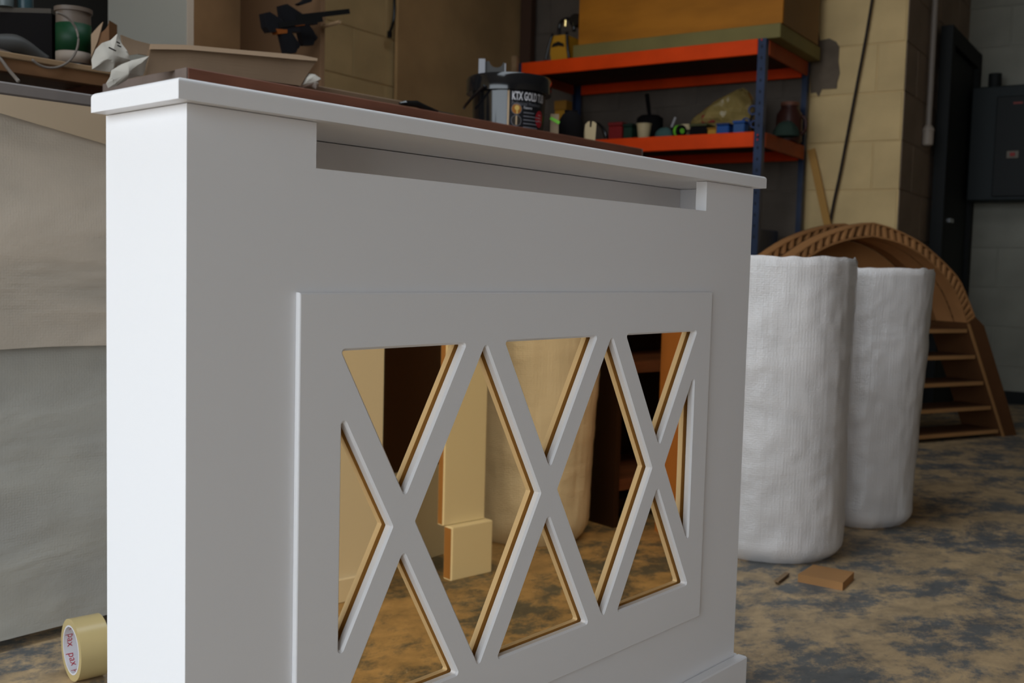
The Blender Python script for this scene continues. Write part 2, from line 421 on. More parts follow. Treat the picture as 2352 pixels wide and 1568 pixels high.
mir = B().box(0.150, 0.833, 0.0065, 0.0105, 0.220, 0.633).build('mirror_sheet', mat('bronze_mirror', (0.97, 0.68, 0.33), 0.015, metal=1.0), rc)
mir['label'] = 'bronze tinted mirror sheet'
B().box(0.148, 0.835, 0.0108, 0.0172, 0.218, 0.635).build('mirror_backing', WHITE, rc)
# skirting round the foot
sk = B()
sk.box(-0.013, BWID + 0.013, -0.018, -0.0004, 0, 0.087, 0.002); sk.box(BWID + 0.0004, BWID + 0.013, -0.0004, BDEP, 0, 0.087, 0.002); sk.box(-0.013, -0.0004, -0.0004, BDEP, 0, 0.087, 0.002)
sk.build('skirting', WHITE, rc)

# ================================================================== BUBBLE WRAP ROLLS
def wrap_roll(label, cx, cy, R, h, seed, lean=(0, 0), flare=0.0, m=BUBBLE, group='rolls of bubble wrap'):
    t = thing('bubble_wrap_roll', label, 'bubble wrap', (cx, cy, 0), 0, group)
    def fn(u, v):
        a = 2 * math.pi * u; z = h * v
        edge = 0.0
        if v < 0.05: edge = -0.025 * (1 - v / 0.05) ** 2
        if v > 0.985: edge = -0.006 * ((v - 0.985) / 0.015) ** 2
        c, s_ = math.cos(a), math.sin(a)
        r = R + edge + 0.006 * ns((c, s_, z * 3), 1.6, seed) + 0.0025 * ns((c * 2, s_ * 2, z * 9), 3.0, seed + 1) + flare * (v - 0.5)
        r += 0.0003 * math.sin(a * 46 + 3 * ns((c, s_, z), 2, seed))
        zz = z + (0.006 * ns((c * 2, s_ * 2, 0), 2.5, seed + 2) if v > 0.97 else 0)
        return Vector((c * r + lean[0] * v, s_ * r + lean[1] * v, zz))
    NU, NV = 150, 60
    bb = B().grid(fn, NU, NV, True)
    bb.build('outer_wrap', m, t, smooth=True)
    # spiral of layers on the top end
    sp = B(); n = 220; vs = []
    for k in range(n + 1):
        a = 2 * math.pi * 9 * k / n; r = 0.045 + (R - 0.016 - 0.045) * k / n
        c, s_ = math.cos(a), math.sin(a); dz = 0.008 * ns((c * r * 8, s_ * r * 8, 1), 2, seed)
        for q in (h - 0.05, h - 0.004 + dz): vs.append((c * r + lean[0], s_ * r + lean[1], q))
    sp.add(vs, [(2 * k, 2 * k + 2, 2 * k + 3, 2 * k + 1) for k in range(n)])
    sp.build('wound_layers', m, t, smooth=True)
    B().lathe([(0.038, h - 0.03), (0.042, h - 0.03), (0.042, 0.01), (0.038, 0.01)], 20, (lean[0] * .5, lean[1] * .5, 0), close=True).build('cardboard_core', CARD, t)
    return t
p = at_depth(1783, 784, 2.62)
wrap_roll('thick white bubble wrap roll standing right beside the radiator cover', p.x, p.y, 0.185, 0.742, 1)
p = at_depth(1982, 784, 2.96)
wrap_roll('slimmer bubble wrap roll standing behind the thicker roll near the arch', p.x, p.y, 0.163, 0.722, 4, lean=tuple((R_ * 0.012).to_2d()), flare=0.02)

# offcuts on the floor in front of the rolls
def px_block(name, label, cat, corners, h, m, group=None):
    P = [on_z(x, y, h) for x, y in corners]; c = sum(P, Vector()) / len(P); c.z = 0
    bb = B().prism([q - c - Vector((0, 0, h)) for q in P], (0, 0, h)); o = bb.build(name, m); o.location = c; return tag(o, label, cat, group)
OFF = px_block('wood_offcut', 'orange brown MDF offcut lying by the thick bubble wrap roll', 'offcut', [(1833, 1318), (1936, 1338), (1962, 1313), (1868, 1296)], 0.018, MDF)
st = thing('plywood_strip', 'short thin layered plywood strip beside the MDF offcut', 'offcut', on_z(1795, 1330, 0), 0)
for i, mm in enumerate((TIMBER, BROWNB, TIMBER)):
    P = [on_z(x, y, 0.003 * i) - st.location for x, y in ((1778, 1335), (1788, 1338), (1813, 1318), (1804, 1316))]
    B().prism([Vector((q.x, q.y, 0.003 * i)) for q in P], (0, 0, 0.003)).build('ply_layer', mm, st)

# packing tape roll on the floor
tp = thing('packing_tape_roll', 'yellowed clear packing tape roll lying on its edge behind the cover', 'tape roll', (0.0, 0.0, 0.0))
vw = ray(166, 1503); vw.z = 0; vw.normalize(); ax = Vector((vw.y, -vw.x, 0)) * 0.955 + vw * 0.30; ax.normalize()
near = at_depth(163, 1497, 1.70); tp.location = (near.x, near.y, 0)
TR = 0.051
B().lathe([(TR, 0.0), (TR, 0.048), (0.0405, 0.048), (0.0405, 0.0)], 48, (0, 0, TR), ax, close=True).build('tape_winding', mat('yellowed_tape', (0.56, 0.43, 0.20), 0.25), tp, smooth=0.6)
core = B().lathe([(0.0404, -0.0003), (0.0404, 0.0483), (0.0378, 0.0483), (0.0378, -0.0003)], 48, (0, 0, TR), ax, close=True).build('core', mat('white_card_core', (0.72, 0.70, 0.74), 0.6), tp, smooth=0.6)
me = text_mesh('pax', 0.017); sd = ax.cross(Vector((0, 0, 1))).normalized(); upv = Vector((0, 0, 1))
lab = B()
for th0, ax0 in [(k * 0.9 + (0.45 if j else 0), 0.006 + 0.021 * j) for j in range(2) for k in range(7)]:
    vs = []
    for q in me.vertices:
        th = th0 + q.co.x / 0.0375 ; a_ = ax0 + q.co.y
        vs.append(Vector((0, 0, TR)) + ax * a_ + (sd * math.cos(th) + upv * math.sin(th)) * 0.0375)
    lab.add(vs, [tuple(p_.vertices) for p_ in me.polygons])
lab.build('core_print', mat('red_print', (0.50, 0.03, 0.06), 0.6), tp)['label'] = 'red printed lettering inside the core'

# ================================================================== WORKBENCH BEHIND THE COVER
BZ = 0.990
wb = thing('workbench', 'long workbench with thin grey-edged top behind the radiator cover', 'workbench', (0, 0, 0))
BX0, BX1, BY0, BY1 = -0.7, 3.0, 1.83, 3.28
B().box(BX0, BX1, BY0, BY1, BZ - 0.022, BZ, 0.003).build('bench_top', mat('grey_bench_edge', (0.20, 0.175, 0.165), 0.55, var=0.15, vscale=8), wb)
for x in (BX0 + 0.08, 1.3, BX1 - 0.12):
    for y in (BY0 + 0.10, BY1 - 0.12): B().box(x, x + 0.07, y, y + 0.07, 0, BZ - 0.0225, 0.003).build('leg', TIMBER, wb)
B().box(BX0 + 0.15, BX1 - 0.12, BY0 + 0.112, BY0 + 0.152, BZ - 0.13, BZ - 0.0225).build('rail', TIMBER, wb)

# bubble wrap hanging down the bench front
def drape(name, label, m, x0, x1, top_fn, bot_fn, y, seed, amp):
    def fn(u, v):
        x = x0 + (x1 - x0) * u; zt, zb = top_fn(x), bot_fn(x); z = zb + (zt - zb) * v
        d = amp * ns((x, z * 0.8, 0), 2.6, seed) + amp * 0.6 * ns((x * 0.6 + z * 1.5, z, 0), 6.0, seed + 2) + amp * 0.25 * ns((x, z, 0), 18, seed + 3)
        return Vector((x, y + d - 0.010 * (1 - v), z))
    return tag(B().grid(fn, 90, 110).build(name, m, smooth=True), label, 'bubble wrap')
dz = lambda p_: p_.z
drape('bubble_wrap_sheet', 'grey bubble wrap sheet hanging down the bench front', BUBBLE2, -0.6, 1.75, lambda x: 0.966, lambda x: 0.022, 1.842, 11, 0.008)
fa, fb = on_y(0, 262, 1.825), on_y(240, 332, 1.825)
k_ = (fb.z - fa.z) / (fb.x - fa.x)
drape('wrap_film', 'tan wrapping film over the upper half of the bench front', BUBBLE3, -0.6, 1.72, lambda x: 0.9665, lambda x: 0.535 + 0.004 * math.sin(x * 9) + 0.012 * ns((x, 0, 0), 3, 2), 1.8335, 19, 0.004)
drape('overhang_shade', 'darker brown strip standing for the shadow just under the bench top edge', mat('overhang_shade_brown', (0.40, 0.30, 0.20), 0.7), -0.6, 1.7, lambda x: 0.967, lambda x: max(0.60, fa.z + (x - fa.x) * k_), 1.8265, 17, 0.0025)  # shadow of the bench top overhang, painted as a separate brown strip

# thick brown timber box section lying on the bench
SZ = 1.083
sl = thing('timber_beam', 'long dark brown timber beam lying on the workbench', 'timber', (1.134, 1.90, BZ))
B().box(0.0, 1.60, 0.0, 0.35, 0, SZ - BZ, 0.002).build('beam_body', BROWNB, sl)
B().box(-0.0030, -0.0003, 0.001, 0.349, 0.001, SZ - BZ - 0.001).build('end_face', mat('pale_end_board', (0.25, 0.19, 0.16), 0.7, var=0.15, vscale=9), sl)
B().box(1.6003, 1.606, 0.001, 0.349, 0.001, SZ - BZ - 0.001).build('end_face', mat('pale_end_board', (0.36, 0.29, 0.25), 0.7), sl)

# folded cardboard on the beam
def sheet_from_px(name, label, cat, outline_top, outline_bot, Ytop, Ybot, thick, m, group=None, nz=0.004, seed=0, base=None):
    """strip between two pixel polylines standing at depths Ytop / Ybot"""
    n = 28
    def samp(L, t):
        s_ = t * (len(L) - 1); i = min(int(s_), len(L) - 2); f = s_ - i
        return (L[i][0] + (L[i + 1][0] - L[i][0]) * f, L[i][1] + (L[i + 1][1] - L[i][1]) * f)
    def fn(u, v):
        a = on_y(*samp(outline_top, u), Ytop); c = on_y(*samp(outline_bot, u), Ybot); q = c.lerp(a, v)
        q.y += nz * ns(q, 9, seed) + nz * 0.7 * math.sin(v * math.pi); return q
    bb = B().grid(fn, n, 8)
    k = len(bb.v); vs = [q + Vector((0, thick, 0)) for q in bb.v]; f2 = [tuple(i + k for i in reversed(f)) for f in bb.f]
    f = bb.f + f2; m_ = 8
    rim = [(i, i + 1) for i in range(n - 1)] + [((m_ - 1) * n + i + 1, (m_ - 1) * n + i) for i in range(n - 1)] + [((j + 1) * n, j * n) for j in range(m_ - 1)] + [(j * n + n - 1, (j + 1) * n + n - 1) for j in range(m_ - 1)]
    f += [(a, c, c + k, a + k) for a, c in rim]
    zmin = min(q.z for q in bb.v)
    if base is not None:
        for q in bb.v + vs: q.z = max(q.z, base + 0.001)
    org = Vector((sum(q.x for q in bb.v) / k, sum(q.y for q in bb.v) / k, min(q.z for q in bb.v)))
    o = B().add([q - org for q in bb.v + vs], f)
    return o, org
cb = thing('folded_cardboard', 'folded brown cardboard sheet lying on the dark timber beam', 'cardboard', (0, 0, 0))
o, org = sheet_from_px('c', '', '', [(346, 112), (432, 113), (560, 124), (690, 136), (728, 139)], [(336, 172), (432, 157), (520, 172), (620, 187), (690, 197)], 1.955, 1.945, 0.010, CARD, nz=0.003, seed=3)
cb.location = org; o.build('front_flap', CARD, cb)
o2, org2 = sheet_from_px('c', '', '', [(348, 101), (432, 103), (560, 115), (690, 126), (730, 134)], [(346, 113), (432, 114), (560, 125), (690, 137), (729, 140)], 1.972, 1.952, 0.006, CARD, nz=0.001, seed=5)
o2.v = [q + org2 - org for q in o2.v]; o2.build('folded_top_edge', mat('pale_card_edge', (0.27, 0.18, 0.11), 0.8), cb)
o3, org3 = sheet_from_px('c', '', '', [(279, 80), (310, 92), (345, 101), (420, 104)], [(290, 128), (318, 124), (345, 128), (420, 132)], 2.06, 2.04, 0.005, CARD, nz=0.002, seed=8)
o3.v = [q + org3 - org for q in o3.v]; o3.build('back_flap', CARD, cb)
B().box(1.146 - org.x, 1.80 - org.x, 1.99 - org.y, 2.22 - org.y, SZ + 0.0005 - org.z, SZ + 0.03 - org.z, 0.003).build('folded_layers', CARD, cb)

# crumpled papers
def crumple(name, label, px, Y, base, m, seed, amp=0.012, thick=0.0012, marks=None):
    c = Vector((sum(p_[0] for p_ in px) / len(px), sum(p_[1] for p_ in px) / len(px)))
    bb = B(); n = len(px); R2 = 9; vs = []
    for j in range(R2 + 1):
        for i in range(n):
            q = c.lerp(Vector(px[i]), j / R2)
            w = on_y(q.x, q.y, Y); w.y += amp * abs(ns(w, 20, seed)) * 1.6 + amp * 0.22 * ns(w, 50, seed + 1) - amp * 0.5 + 0.012 * (j / R2) ** 2
            vs.append(w)
    fs = [(j * n + i, j * n + (i + 1) % n, (j + 1) * n + (i + 1) % n, (j + 1) * n + i) for j in range(R2) for i in range(n)]
    k = len(vs); vs2 = [q + Vector((0, thick, 0)) for q in vs]; fs2 = [tuple(i + k for i in reversed(f)) for f in fs]
    org = Vector((vs[0].x, vs[0].y, min(q.z for q in vs)))
    t = thing(name, label, 'paper', org)
    bb.add([q - org for q in vs + vs2], fs + fs2 + [(R2 * n + i, R2 * n + (i + 1) % n, k + R2 * n + (i + 1) % n, k + R2 * n + i) for i in range(n)])
    bb.build('crumpled_sheet', m, t)
    if marks:
        mk = B()
        for (xa, ya, xb, yb, w_) in marks:
            a, b2 = on_y(xa, ya, Y - 0.022) - org, on_y(xb, yb, Y - 0.022) - org; mk.beam(a, b2, 0.002, w_, up=(0, 1, 0))
        mk.build('printed_marks', BLACKP, t)
    return t
def dens(px, k=4):
    out = []
    for i in range(len(px)):
        a, c = Vector(px[i]), Vector(px[(i + 1) % len(px)])
        for j in range(k): out.append(tuple(a.lerp(c, j / k)))
    return out
crumple('paper_bag', 'crumpled white printed paper bag standing beside the folded cardboard', dens([(215, 158), (217, 136), (226, 112), (241, 97), (262, 90), (276, 76), (284, 92), (300, 125), (306, 138), (270, 152), (262, 165), (240, 162)]), 1.97, SZ, PAPER, 3, marks=[(250, 109, 266, 117, 0.003), (268, 96, 275, 100, 0.003), (270, 104, 278, 108, 0.003)])
crumple('crumpled_paper', 'loose crumpled paper sheet spilling over the left end of the beam', dens([(250, 190), (255, 178), (262, 160), (285, 146), (305, 138), (345, 128), (338, 150), (334, 172), (300, 180), (270, 198), (254, 201)]), 1.93, SZ, PAPER, 9, amp=0.016)
crumple('crumpled_paper', 'small torn white paper scrap at the right end of the cardboard', dens([(688, 196), (700, 175), (712, 167), (728, 170), (742, 180), (735, 188), (737, 196), (730, 204), (720, 197), (700, 202)]), 1.95, SZ, PAPER, 14, amp=0.012)

# small hand tool lying near the beam edge
t = thing('utility_knife', 'black handled knife with bright blade on the beam left of the tub', 'knife', (0, 0, 0))
a, c = on_y(922, 238, 1.93), on_y(1010, 256, 1.93); t.location = (a.x, a.y, SZ); L0 = t.location
pt = lambda x, y, Y=1.93: Vector((on_y(x, y, Y).x - L0.x, Y - L0.y, 0.0))
B().tube([pt(922, 0) + Vector((0, 0, .010)), pt(935, 0) + Vector((0, 0, .013)), pt(960, 0) + Vector((0, 0, .016)), pt(985, 0) + Vector((0, 0, .010)), pt(1010, 0) + Vector((0, 0, .006))], [.003, .007, .009, .007, .004], 8).build('handle', BLACKP, t)
B().beam(pt(1005, 0) + Vector((0, 0, .006)), pt(1048, 0) + Vector((0, 0, .004)), 0.002, 0.008).build('blade', STEEL, t)

# the black tub of fixings
zt = 3.03; bc = at_depth(1154, 784, zt); bc = Vector((bc.x, bc.y, SZ))
tub = thing('plastic_tub', 'black plastic tub lettered KTX GOLD TUB standing on the dark timber beam', 'tub', bc)
fwd = Vector((CAM.x - bc.x, CAM.y - bc.y, 0)).normalized(); rgt = Vector((-fwd.y, fwd.x, 0))
RB, RT, HB = 0.102, 0.107, 0.128
B().lathe([(RB - 0.003, 0), (RB, 0.003), (RT, HB)], 48).build('tub_body', BLACKP, tub, smooth=0.6)
lid = B().lathe([(RT + 0.002, HB - 0.020), (RT + 0.016, HB - 0.020), (RT + 0.017, HB + 0.018), (RT + 0.012, HB + 0.026), (RT + 0.002, HB + 0.028), (RT - 0.002, HB + 0.022), (0.02, HB + 0.022)], 48).build('lid', BLACKP, tub, smooth=0.6)
def cyl_pt(phi, z, dr=0.0008):
    r = RB + (RT - RB) * z / HB + dr; return (fwd * math.cos(phi) + rgt * math.sin(phi)) * r + Vector((0, 0, z))
hd = [cyl_pt(-1.45 + 0.9 * k / 8, HB - 0.012 - 0.048 * abs(math.sin(math.pi * (k / 8) * 0.5 + 1.57)), 0.024) for k in range(9)]
B().tube(hd, 0.0045, 8).build('carry_handle', BLACKP, tub)
def cyl_patch(p0, p1, z0, z1, dr, n=16):
    bb = B(); vs = []
    for k in range(n + 1):
        for z in (z0, z1): vs.append(cyl_pt(p0 + (p1 - p0) * k / n, z, dr))
    return bb.add(vs, [(2 * k, 2 * k + 2, 2 * k + 3, 2 * k + 1) for k in range(n)])
labl = cyl_patch(0.02, 1.45, 0.003, HB - 0.022, 0.0006).build('paper_label', mat('black_label', (0.010, 0.010, 0.013), 0.4), tub)
cyl_patch(-0.03, 0.02, 0.004, HB - 0.022, 0.0008, 2).build('label_edge', mat('tan_strip', (0.50, 0.36, 0.22), 0.5), tub)
LT = mat('label_white', (0.75, 0.74, 0.78), 0.5); LG = mat('label_grey', (0.16, 0.16, 0.18), 0.5)
def cyl_text(txt, size, phi0, z0, m, name, sx=1.0, bold=0.0):
    me = text_mesh(txt, size, 0.0, bold); bb = B(); rr = (RB + RT) / 2
    bb.add([cyl_pt(phi0 + q.co.x * sx / rr, z0 + q.co.y, 0.0014) for q in me.vertices], [tuple(p_.vertices) for p_ in me.polygons])
    return bb.build(name, m, labl)
cyl_text('KTX GOLD TUB', 0.031, 0.085, 0.0815, LT, 'lettering', 0.50, 0.0009)
cyl_text('Professional Woodwork', 0.016, 0.08, 0.0665, LG, 'lettering', 0.60)
cyl_text('Features', 0.010, 0.42, 0.058, LT, 'lettering', 0.8)
for k, wd in enumerate((0.35, 0.62, 0.70, 0.55, 0.5)):
    cyl_patch(0.42, 0.42 + wd, 0.046 - k * 0.0100, 0.049 - k * 0.0100, 0.0013, 8).build('text_line', LG, labl)
def cyl_disc(phi, z, r, m, name, dr=0.0014, ring=None, sz=1.0):
    bb = B(); vs = []; n = 24; rr = RT
    for k in range(n):
        a = 2 * math.pi * k / n
        for q in ((ring or 0.0), r): vs.append(cyl_pt(phi + q * math.cos(a) / rr, z + sz * q * math.sin(a), dr))
    return bb.add(vs, [(2 * k, 2 * k + 1, (2 * k + 3) % (2 * n), (2 * k + 2) % (2 * n)) for k in range(n)]).build(name, m, labl)
cyl_disc(0.22, 0.056, 0.014, mat('amber_print', (0.32, 0.12, 0.02), 0.5), 'round_picture'); cyl_disc(0.22, 0.056, 0.0155, LG, 'picture_ring', ring=0.014)
cyl_disc(0.23, 0.059, 0.007, mat('gold_print', (0.62, 0.42, 0.12), 0.5), 'screw_head', dr=0.0019); cyl_patch(0.215, 0.255, 0.043, 0.056, 0.0019, 3).build('screw_shank', mat('gold_print', (0.62, 0.42, 0.12)), labl)
cyl_disc(0.22, 0.024, 0.014, mat('dark_print', (0.03, 0.025, 0.02), 0.5), 'round_picture'); cyl_disc(0.22, 0.024, 0.0155, LG, 'picture_ring', ring=0.014)
cyl_patch(0.20, 0.24, 0.012, 0.037, 0.0019, 3).build('screw_shank', mat('tan_strip', (0.5, 0.36, 0.22)), labl)
cyl_disc(1.0, 0.035, 0.019, mat('red_sticker', (0.35, 0.015, 0.025), 0.5), 'red_sticker', sz=1.25)
for k in range(3): cyl_patch(0.93, 1.06, 0.028 + k * 0.008, 0.031 + k * 0.008, 0.0020, 5).build('text_line', mat('pink_print', (0.55, 0.22, 0.22), 0.5), labl)

# grey plastic bracket behind the tub
t = thing('grey_bracket', 'grey plastic holder with a curved notch standing behind the black tub', 'holder', at_depth(1109, 784, 3.32)); t.location.z = BZ
s = 3.32 / F; rg = Vector((R_.x, R_.y, 0)).normalized(); fw = Vector((D_.x, D_.y, 0)).normalized()
zt_ = lambda y, d: CAM.z + ray(1118, y).z * d
zz = zt_(146, 3.32) - BZ
GR = mat('grey_plastic', (0.33, 0.33, 0.35), 0.45)
poly = [(-0.018, 0), (-0.018, zz - 0.006), (-0.008, zz - 0.004)] + [(0.0 + 0.03 - 0.03 * math.cos(k / 8 * math.pi), zz - 0.006 - 0.018 * math.sin(k / 8 * math.pi)) for k in range(9)] + [(0.066, zz - 0.010), (0.066, 0)]
B().prism([rg * (x * .72) + Vector((0, 0, z)) for x, z in poly], fw * 0.01).build('notched_plate', mat('dark_grey_plastic', (0.055, 0.053, 0.05), 0.5), t)
B().prism([rg * (x * .72) + fw * y for x, y in ((-0.047, -0.012), (-0.0185, -0.012), (-0.0185, 0.05), (-0.047, 0.05))], (0, 0, zz)).build('side_plate', GR, t)
B().prism([rg * (x * .72) + fw * y for x, y in ((0.0665, -0.01), (0.072, -0.01), (0.072, 0.05), (0.0665, 0.05))], (0, 0, zz - 0.012)).build('side_plate', GR, t)

# cream tag / scraper and small things right of the tub
def bench_item(px, d, z=SZ):
    q = at_depth(px, 784, d); return Vector((q.x, q.y, z))
t = thing('plastic_scraper', 'cream plastic scraper with a slot standing upright near the beam end', 'scraper', bench_item(1341, 3.22)); d_ = 3.22
h_ = CAM.z + ray(1341, 283).z * d_ - SZ; sx = d_ / F
poly = [(-17, 0), (-12, h_ * .86), (-6, h_ * .985), (-2, h_), (-2, h_ - .018), (2, h_ - .018), (3, h_), (8, h_ * .98), (13, h_ * .9), (11, 0)]
B().prism([rg * (x * sx) + Vector((0, 0, z)) for x, z in poly], fw * 0.006).build('blade_plate', mat('cream_plastic', (0.50, 0.39, 0.22), 0.5), t)
t = thing('tool_pouch', 'black rounded tool pouch on the timber beam right of the tub', 'pouch', bench_item(1296, 3.22)); d_ = 3.22; h_ = CAM.z + ray(1296, 258).z * d_ - SZ
B().grid(lambda u, v: Vector((0, 0, 0)) + rg * (0.042 * math.cos(2 * math.pi * u) * math.sqrt(max(0.0, 1 - v ** 3.2))) + fw * (0.045 * math.sin(2 * math.pi * u) * math.sqrt(max(0.0, 1 - v ** 3.2))) + Vector((0, 0, h_ * v)), 20, 9, True).build('pouch_body', mat('black_fabric', (0.008, 0.007, 0.007), 0.9, spec=0.05), t, smooth=True)
B().beam(rg * -0.02 + Vector((0, 0, h_ * .93)), rg * 0.02 + Vector((0, 0, h_ * .93)), 0.01, 0.012).build('flap', mat('black_fabric', (0.012, 0.010, 0.010)), t)
t = thing('spirit_level', 'lime green and tan block level standing between tub and pouch', 'level', bench_item(1259, 3.06)); d_ = 3.06; h_ = CAM.z + ray(1259, 268).z * d_ - SZ
B().prism([rg * x + fw * y for x, y in ((-0.012, -0.01), (0.012, -0.01), (0.012, 0.03), (-0.012, 0.03))], (0, 0, h_)).build('level_body', mat('tan_plastic', (0.28, 0.20, 0.12), 0.5), t)
B().beam(rg * -0.013 - fw * 0.012 + Vector((0, 0, h_ - 0.012)), rg * 0.014 - fw * 0.012 + Vector((0, 0, h_ - 0.026)), 0.004, 0.009).build('vial', mat('lime_green', (0.18, 0.55, 0.04), 0.4), t)
# ------------------------------------------------------------------ plank with tools at the left
pk = thing('tool_plank', 'pale plank on brown bearer carrying tools at the left of the bench', 'plank', (0.3, 2.28, BZ))
PZ = 1.124
B().box(0, 0.98, 0.0, 0.34, PZ - BZ - 0.013, PZ - BZ, 0.002).build('plank', TIMBER, pk)
B().box(0, 0.98, 0.004, 0.03, PZ - BZ - 0.040, PZ - BZ - 0.0133).build('bearer', mat('brown_timber', (0.16, 0.075, 0.03), 0.7, var=0.2, vscale=6), pk)
for x in (0.02, 0.9): B().box(x, x + 0.07, 0.06, 0.30, 0.0, PZ - BZ - 0.0133).build('block_foot', BROWNB, pk)
def plank_pt(px, Y): 
    q = on_y(px, 784, Y); return Vector((q.x, q.y, PZ))
def lz(x, y, Y): return on_y(x, y, Y).z
# paint tin with green label
q = plank_pt(172, 2.44); t = thing('paint_tin', 'pale paint tin with a dark green label on the tool plank', 'tin', q)
Rr = 37 * depth(Vector((q.x, q.y, .7))) / F; hh = lz(172, 22, 2.44) - PZ
B().lathe([(Rr, 0), (Rr, hh * .70), (Rr, hh * .93), (Rr + .004, hh * .94), (Rr + .004, hh), (Rr - .006, hh)], 28).build('tin_body', mat('tin_grey', (0.12, 0.09, 0.07), 0.45), t, smooth=0.6)
B().lathe([(Rr + .001, hh * .34), (Rr + .001, hh * .76)], 28).build('green_label', mat('green_label', (0.003, 0.035, 0.012), 0.5), t, smooth=True)
B().lathe([(Rr + .001, hh * .17), (Rr + .001, hh * .335)], 28).build('white_label', mat('label_cream', (0.26, 0.21, 0.17), 0.6), t, smooth=True)
B().lathe([(Rr + .0012, 0.004), (Rr + .0012, hh * .165)], 28).build('dark_label', BLACKP, t, smooth=True)
# wooden disc handle
q = plank_pt(234, 2.36); t = thing('sanding_block', 'brown wooden sanding block with rounded top beside the paint tin', 'sanding block', q)
sx = depth(Vector((q.x, q.y, .7))) / F; hh = lz(234, 46, 2.36) - PZ
poly = [(-22, 0), (-22, hh * .72)] + [(-22 + 40 * math.sin(k / 8 * math.pi / 2), hh * (.72 + .28 * (1 - math.cos(k / 8 * math.pi / 2)) * 1.0)) for k in range(1, 9)] + [(18, 0)]
B().prism([rg * (x * sx) + Vector((0, 0, z)) for x, z in poly], fw * 0.05).build('block_body', mat('brown_timber', (0.16, 0.075, 0.03)), t)
B().prism([rg * (x * sx) + Vector((0, 0, z)) - fw * 0.004 for x, z in ((-21, hh * .3), (-21, hh * .72), (-4, hh * .88), (6, hh * .96), (-6, hh * .6))], fw * 0.003).build('sanding_face', mat('tan_paper', (0.32, 0.22, 0.14), 0.8), t)
# angle grinder
q = plank_pt(52, 2.36); t = thing('angle_grinder', 'dark grey angle grinder lying on the tool plank', 'grinder', q); g0 = q
g = lambda x, y, Y=2.36: on_y(x, y, Y) - g0
B().tube([g(-14, 96), g(10, 100), g(35, 103), g(60, 112), g(84, 126), g(106, 139)], [.016, .021, .022, .018, .014, .012], 12, 3).build('motor_body', mat('dark_grey_plastic', (0.05, 0.055, 0.06)), t, smooth=True)
B().tube([g(-10, 90), g(25, 86), g(50, 96), g(98, 128)], [.004, .005, .005, .004], 8, 3).build('orange_trim', mat('brown_orange_trim', (0.24, 0.11, 0.05), 0.5), t, smooth=True)
B().lathe([(0.001, 0), (0.045, 0.001), (0.045, 0.006), (0.02, 0.012)], 24, g(10, 130) + Vector((0, 0.0, 0.0)), (0.2, -0.15, 0.97)).build('guard', mat('tin_grey', (0.30, 0.24, 0.19)), t)
# black tool case behind
q = plank_pt(62, 2.52); t = thing('tool_case', 'black tool case standing behind the angle grinder', 'tool case', q); sx = depth(Vector((q.x, q.y, .7))) / F
hh = lz(62, 30, 2.52) - PZ
B().prism([rg * x + fw * y for x, y in ((-0.12, 0), (62 * sx, 0), (62 * sx, 0.07), (-0.12, 0.07))], (0, 0, hh)).build('case_body', mat('black_fabric', (0.012, 0.010, 0.010)), t)
B().prism([rg * x + fw * y + Vector((0, 0, hh)) for x, y in ((-0.12, 0.005), (58 * sx, 0.005), (58 * sx, 0.065), (-0.12, 0.065))], (0, 0, 0.012)).build('case_lid', mat('case_lid_brown', (0.05, 0.04, 0.03), 0.7), t)
B().beam(rg * (56 * sx) - fw * 0.004 + Vector((0, 0, 0.01)), rg * (56 * sx) - fw * 0.004 + Vector((0, 0, hh * .62)), 0.005, 0.003).build('latch', STEEL, t)
# bottles on the case
for i, (x, cc, nm) in enumerate(((20, (0.10, 0.12, 0.12), 'grey glue bottle with pale cap standing on the tool case'), (64, (0.03, 0.06, 0.07), 'teal glue bottle standing on the tool case'), (128, (0.28, 0.25, 0.2), 'short pale bottle standing behind the paint tin'))):
    z0 = PZ + hh + 0.0125 if i < 2 else PZ
    q = plank_pt(x, 2.555 if i < 2 else 2.60); q.z = z0
    t = thing('glue_bottle', nm, 'bottle', q, 0, 'glue bottles')
    B().lathe([(0.017, 0), (0.018, 0.01), (0.018, 0.07 + (0.06 if i == 2 else 0)), (0.009, 0.085 + (0.06 if i == 2 else 0))], 16).build('bottle_body', mat('bottle_%d' % i, cc, 0.3), t, smooth=0.6)
    B().lathe([(0.010, 0.0855 + (0.06 if i == 2 else 0)), (0.008, 0.115 + (0.06 if i == 2 else 0))], 12).build('cap', mat('cap_%d' % i, ((0.55, 0.55, 0.5), (0.2, 0.1, 0.05), (0.35, 0.03, 0.02))[i], 0.4), t)
# looped cable
q = plank_pt(118, 2.32); t = thing('power_cable', 'pale grey cable looped in a ring over the tool plank', 'cable', q); g0 = q
g = lambda x, y, Y=2.272: on_y(x, y, Y) - g0
ring = [g(118 + 62 * math.cos(a), 92 + 64 * math.sin(a), 2.272 if math.sin(a) > -0.2 else 2.30) for a in [math.radians(d) for d in range(-80, 140, 12)]]
B().tube(ring, 0.0026, 6, 2).build('cable_loop', mat('pale_cable', (0.15, 0.125, 0.105), 0.5), t, smooth=True)
B().tube([g(-30, 118, 2.268), g(-2, 132, 2.27), g(18, 158, 2.2), g(42, 186, 1.86)], 0.0035, 6, 5).build('cable_tail', mat('pale_cable', (0.22, 0.19, 0.16)), t, smooth=True)

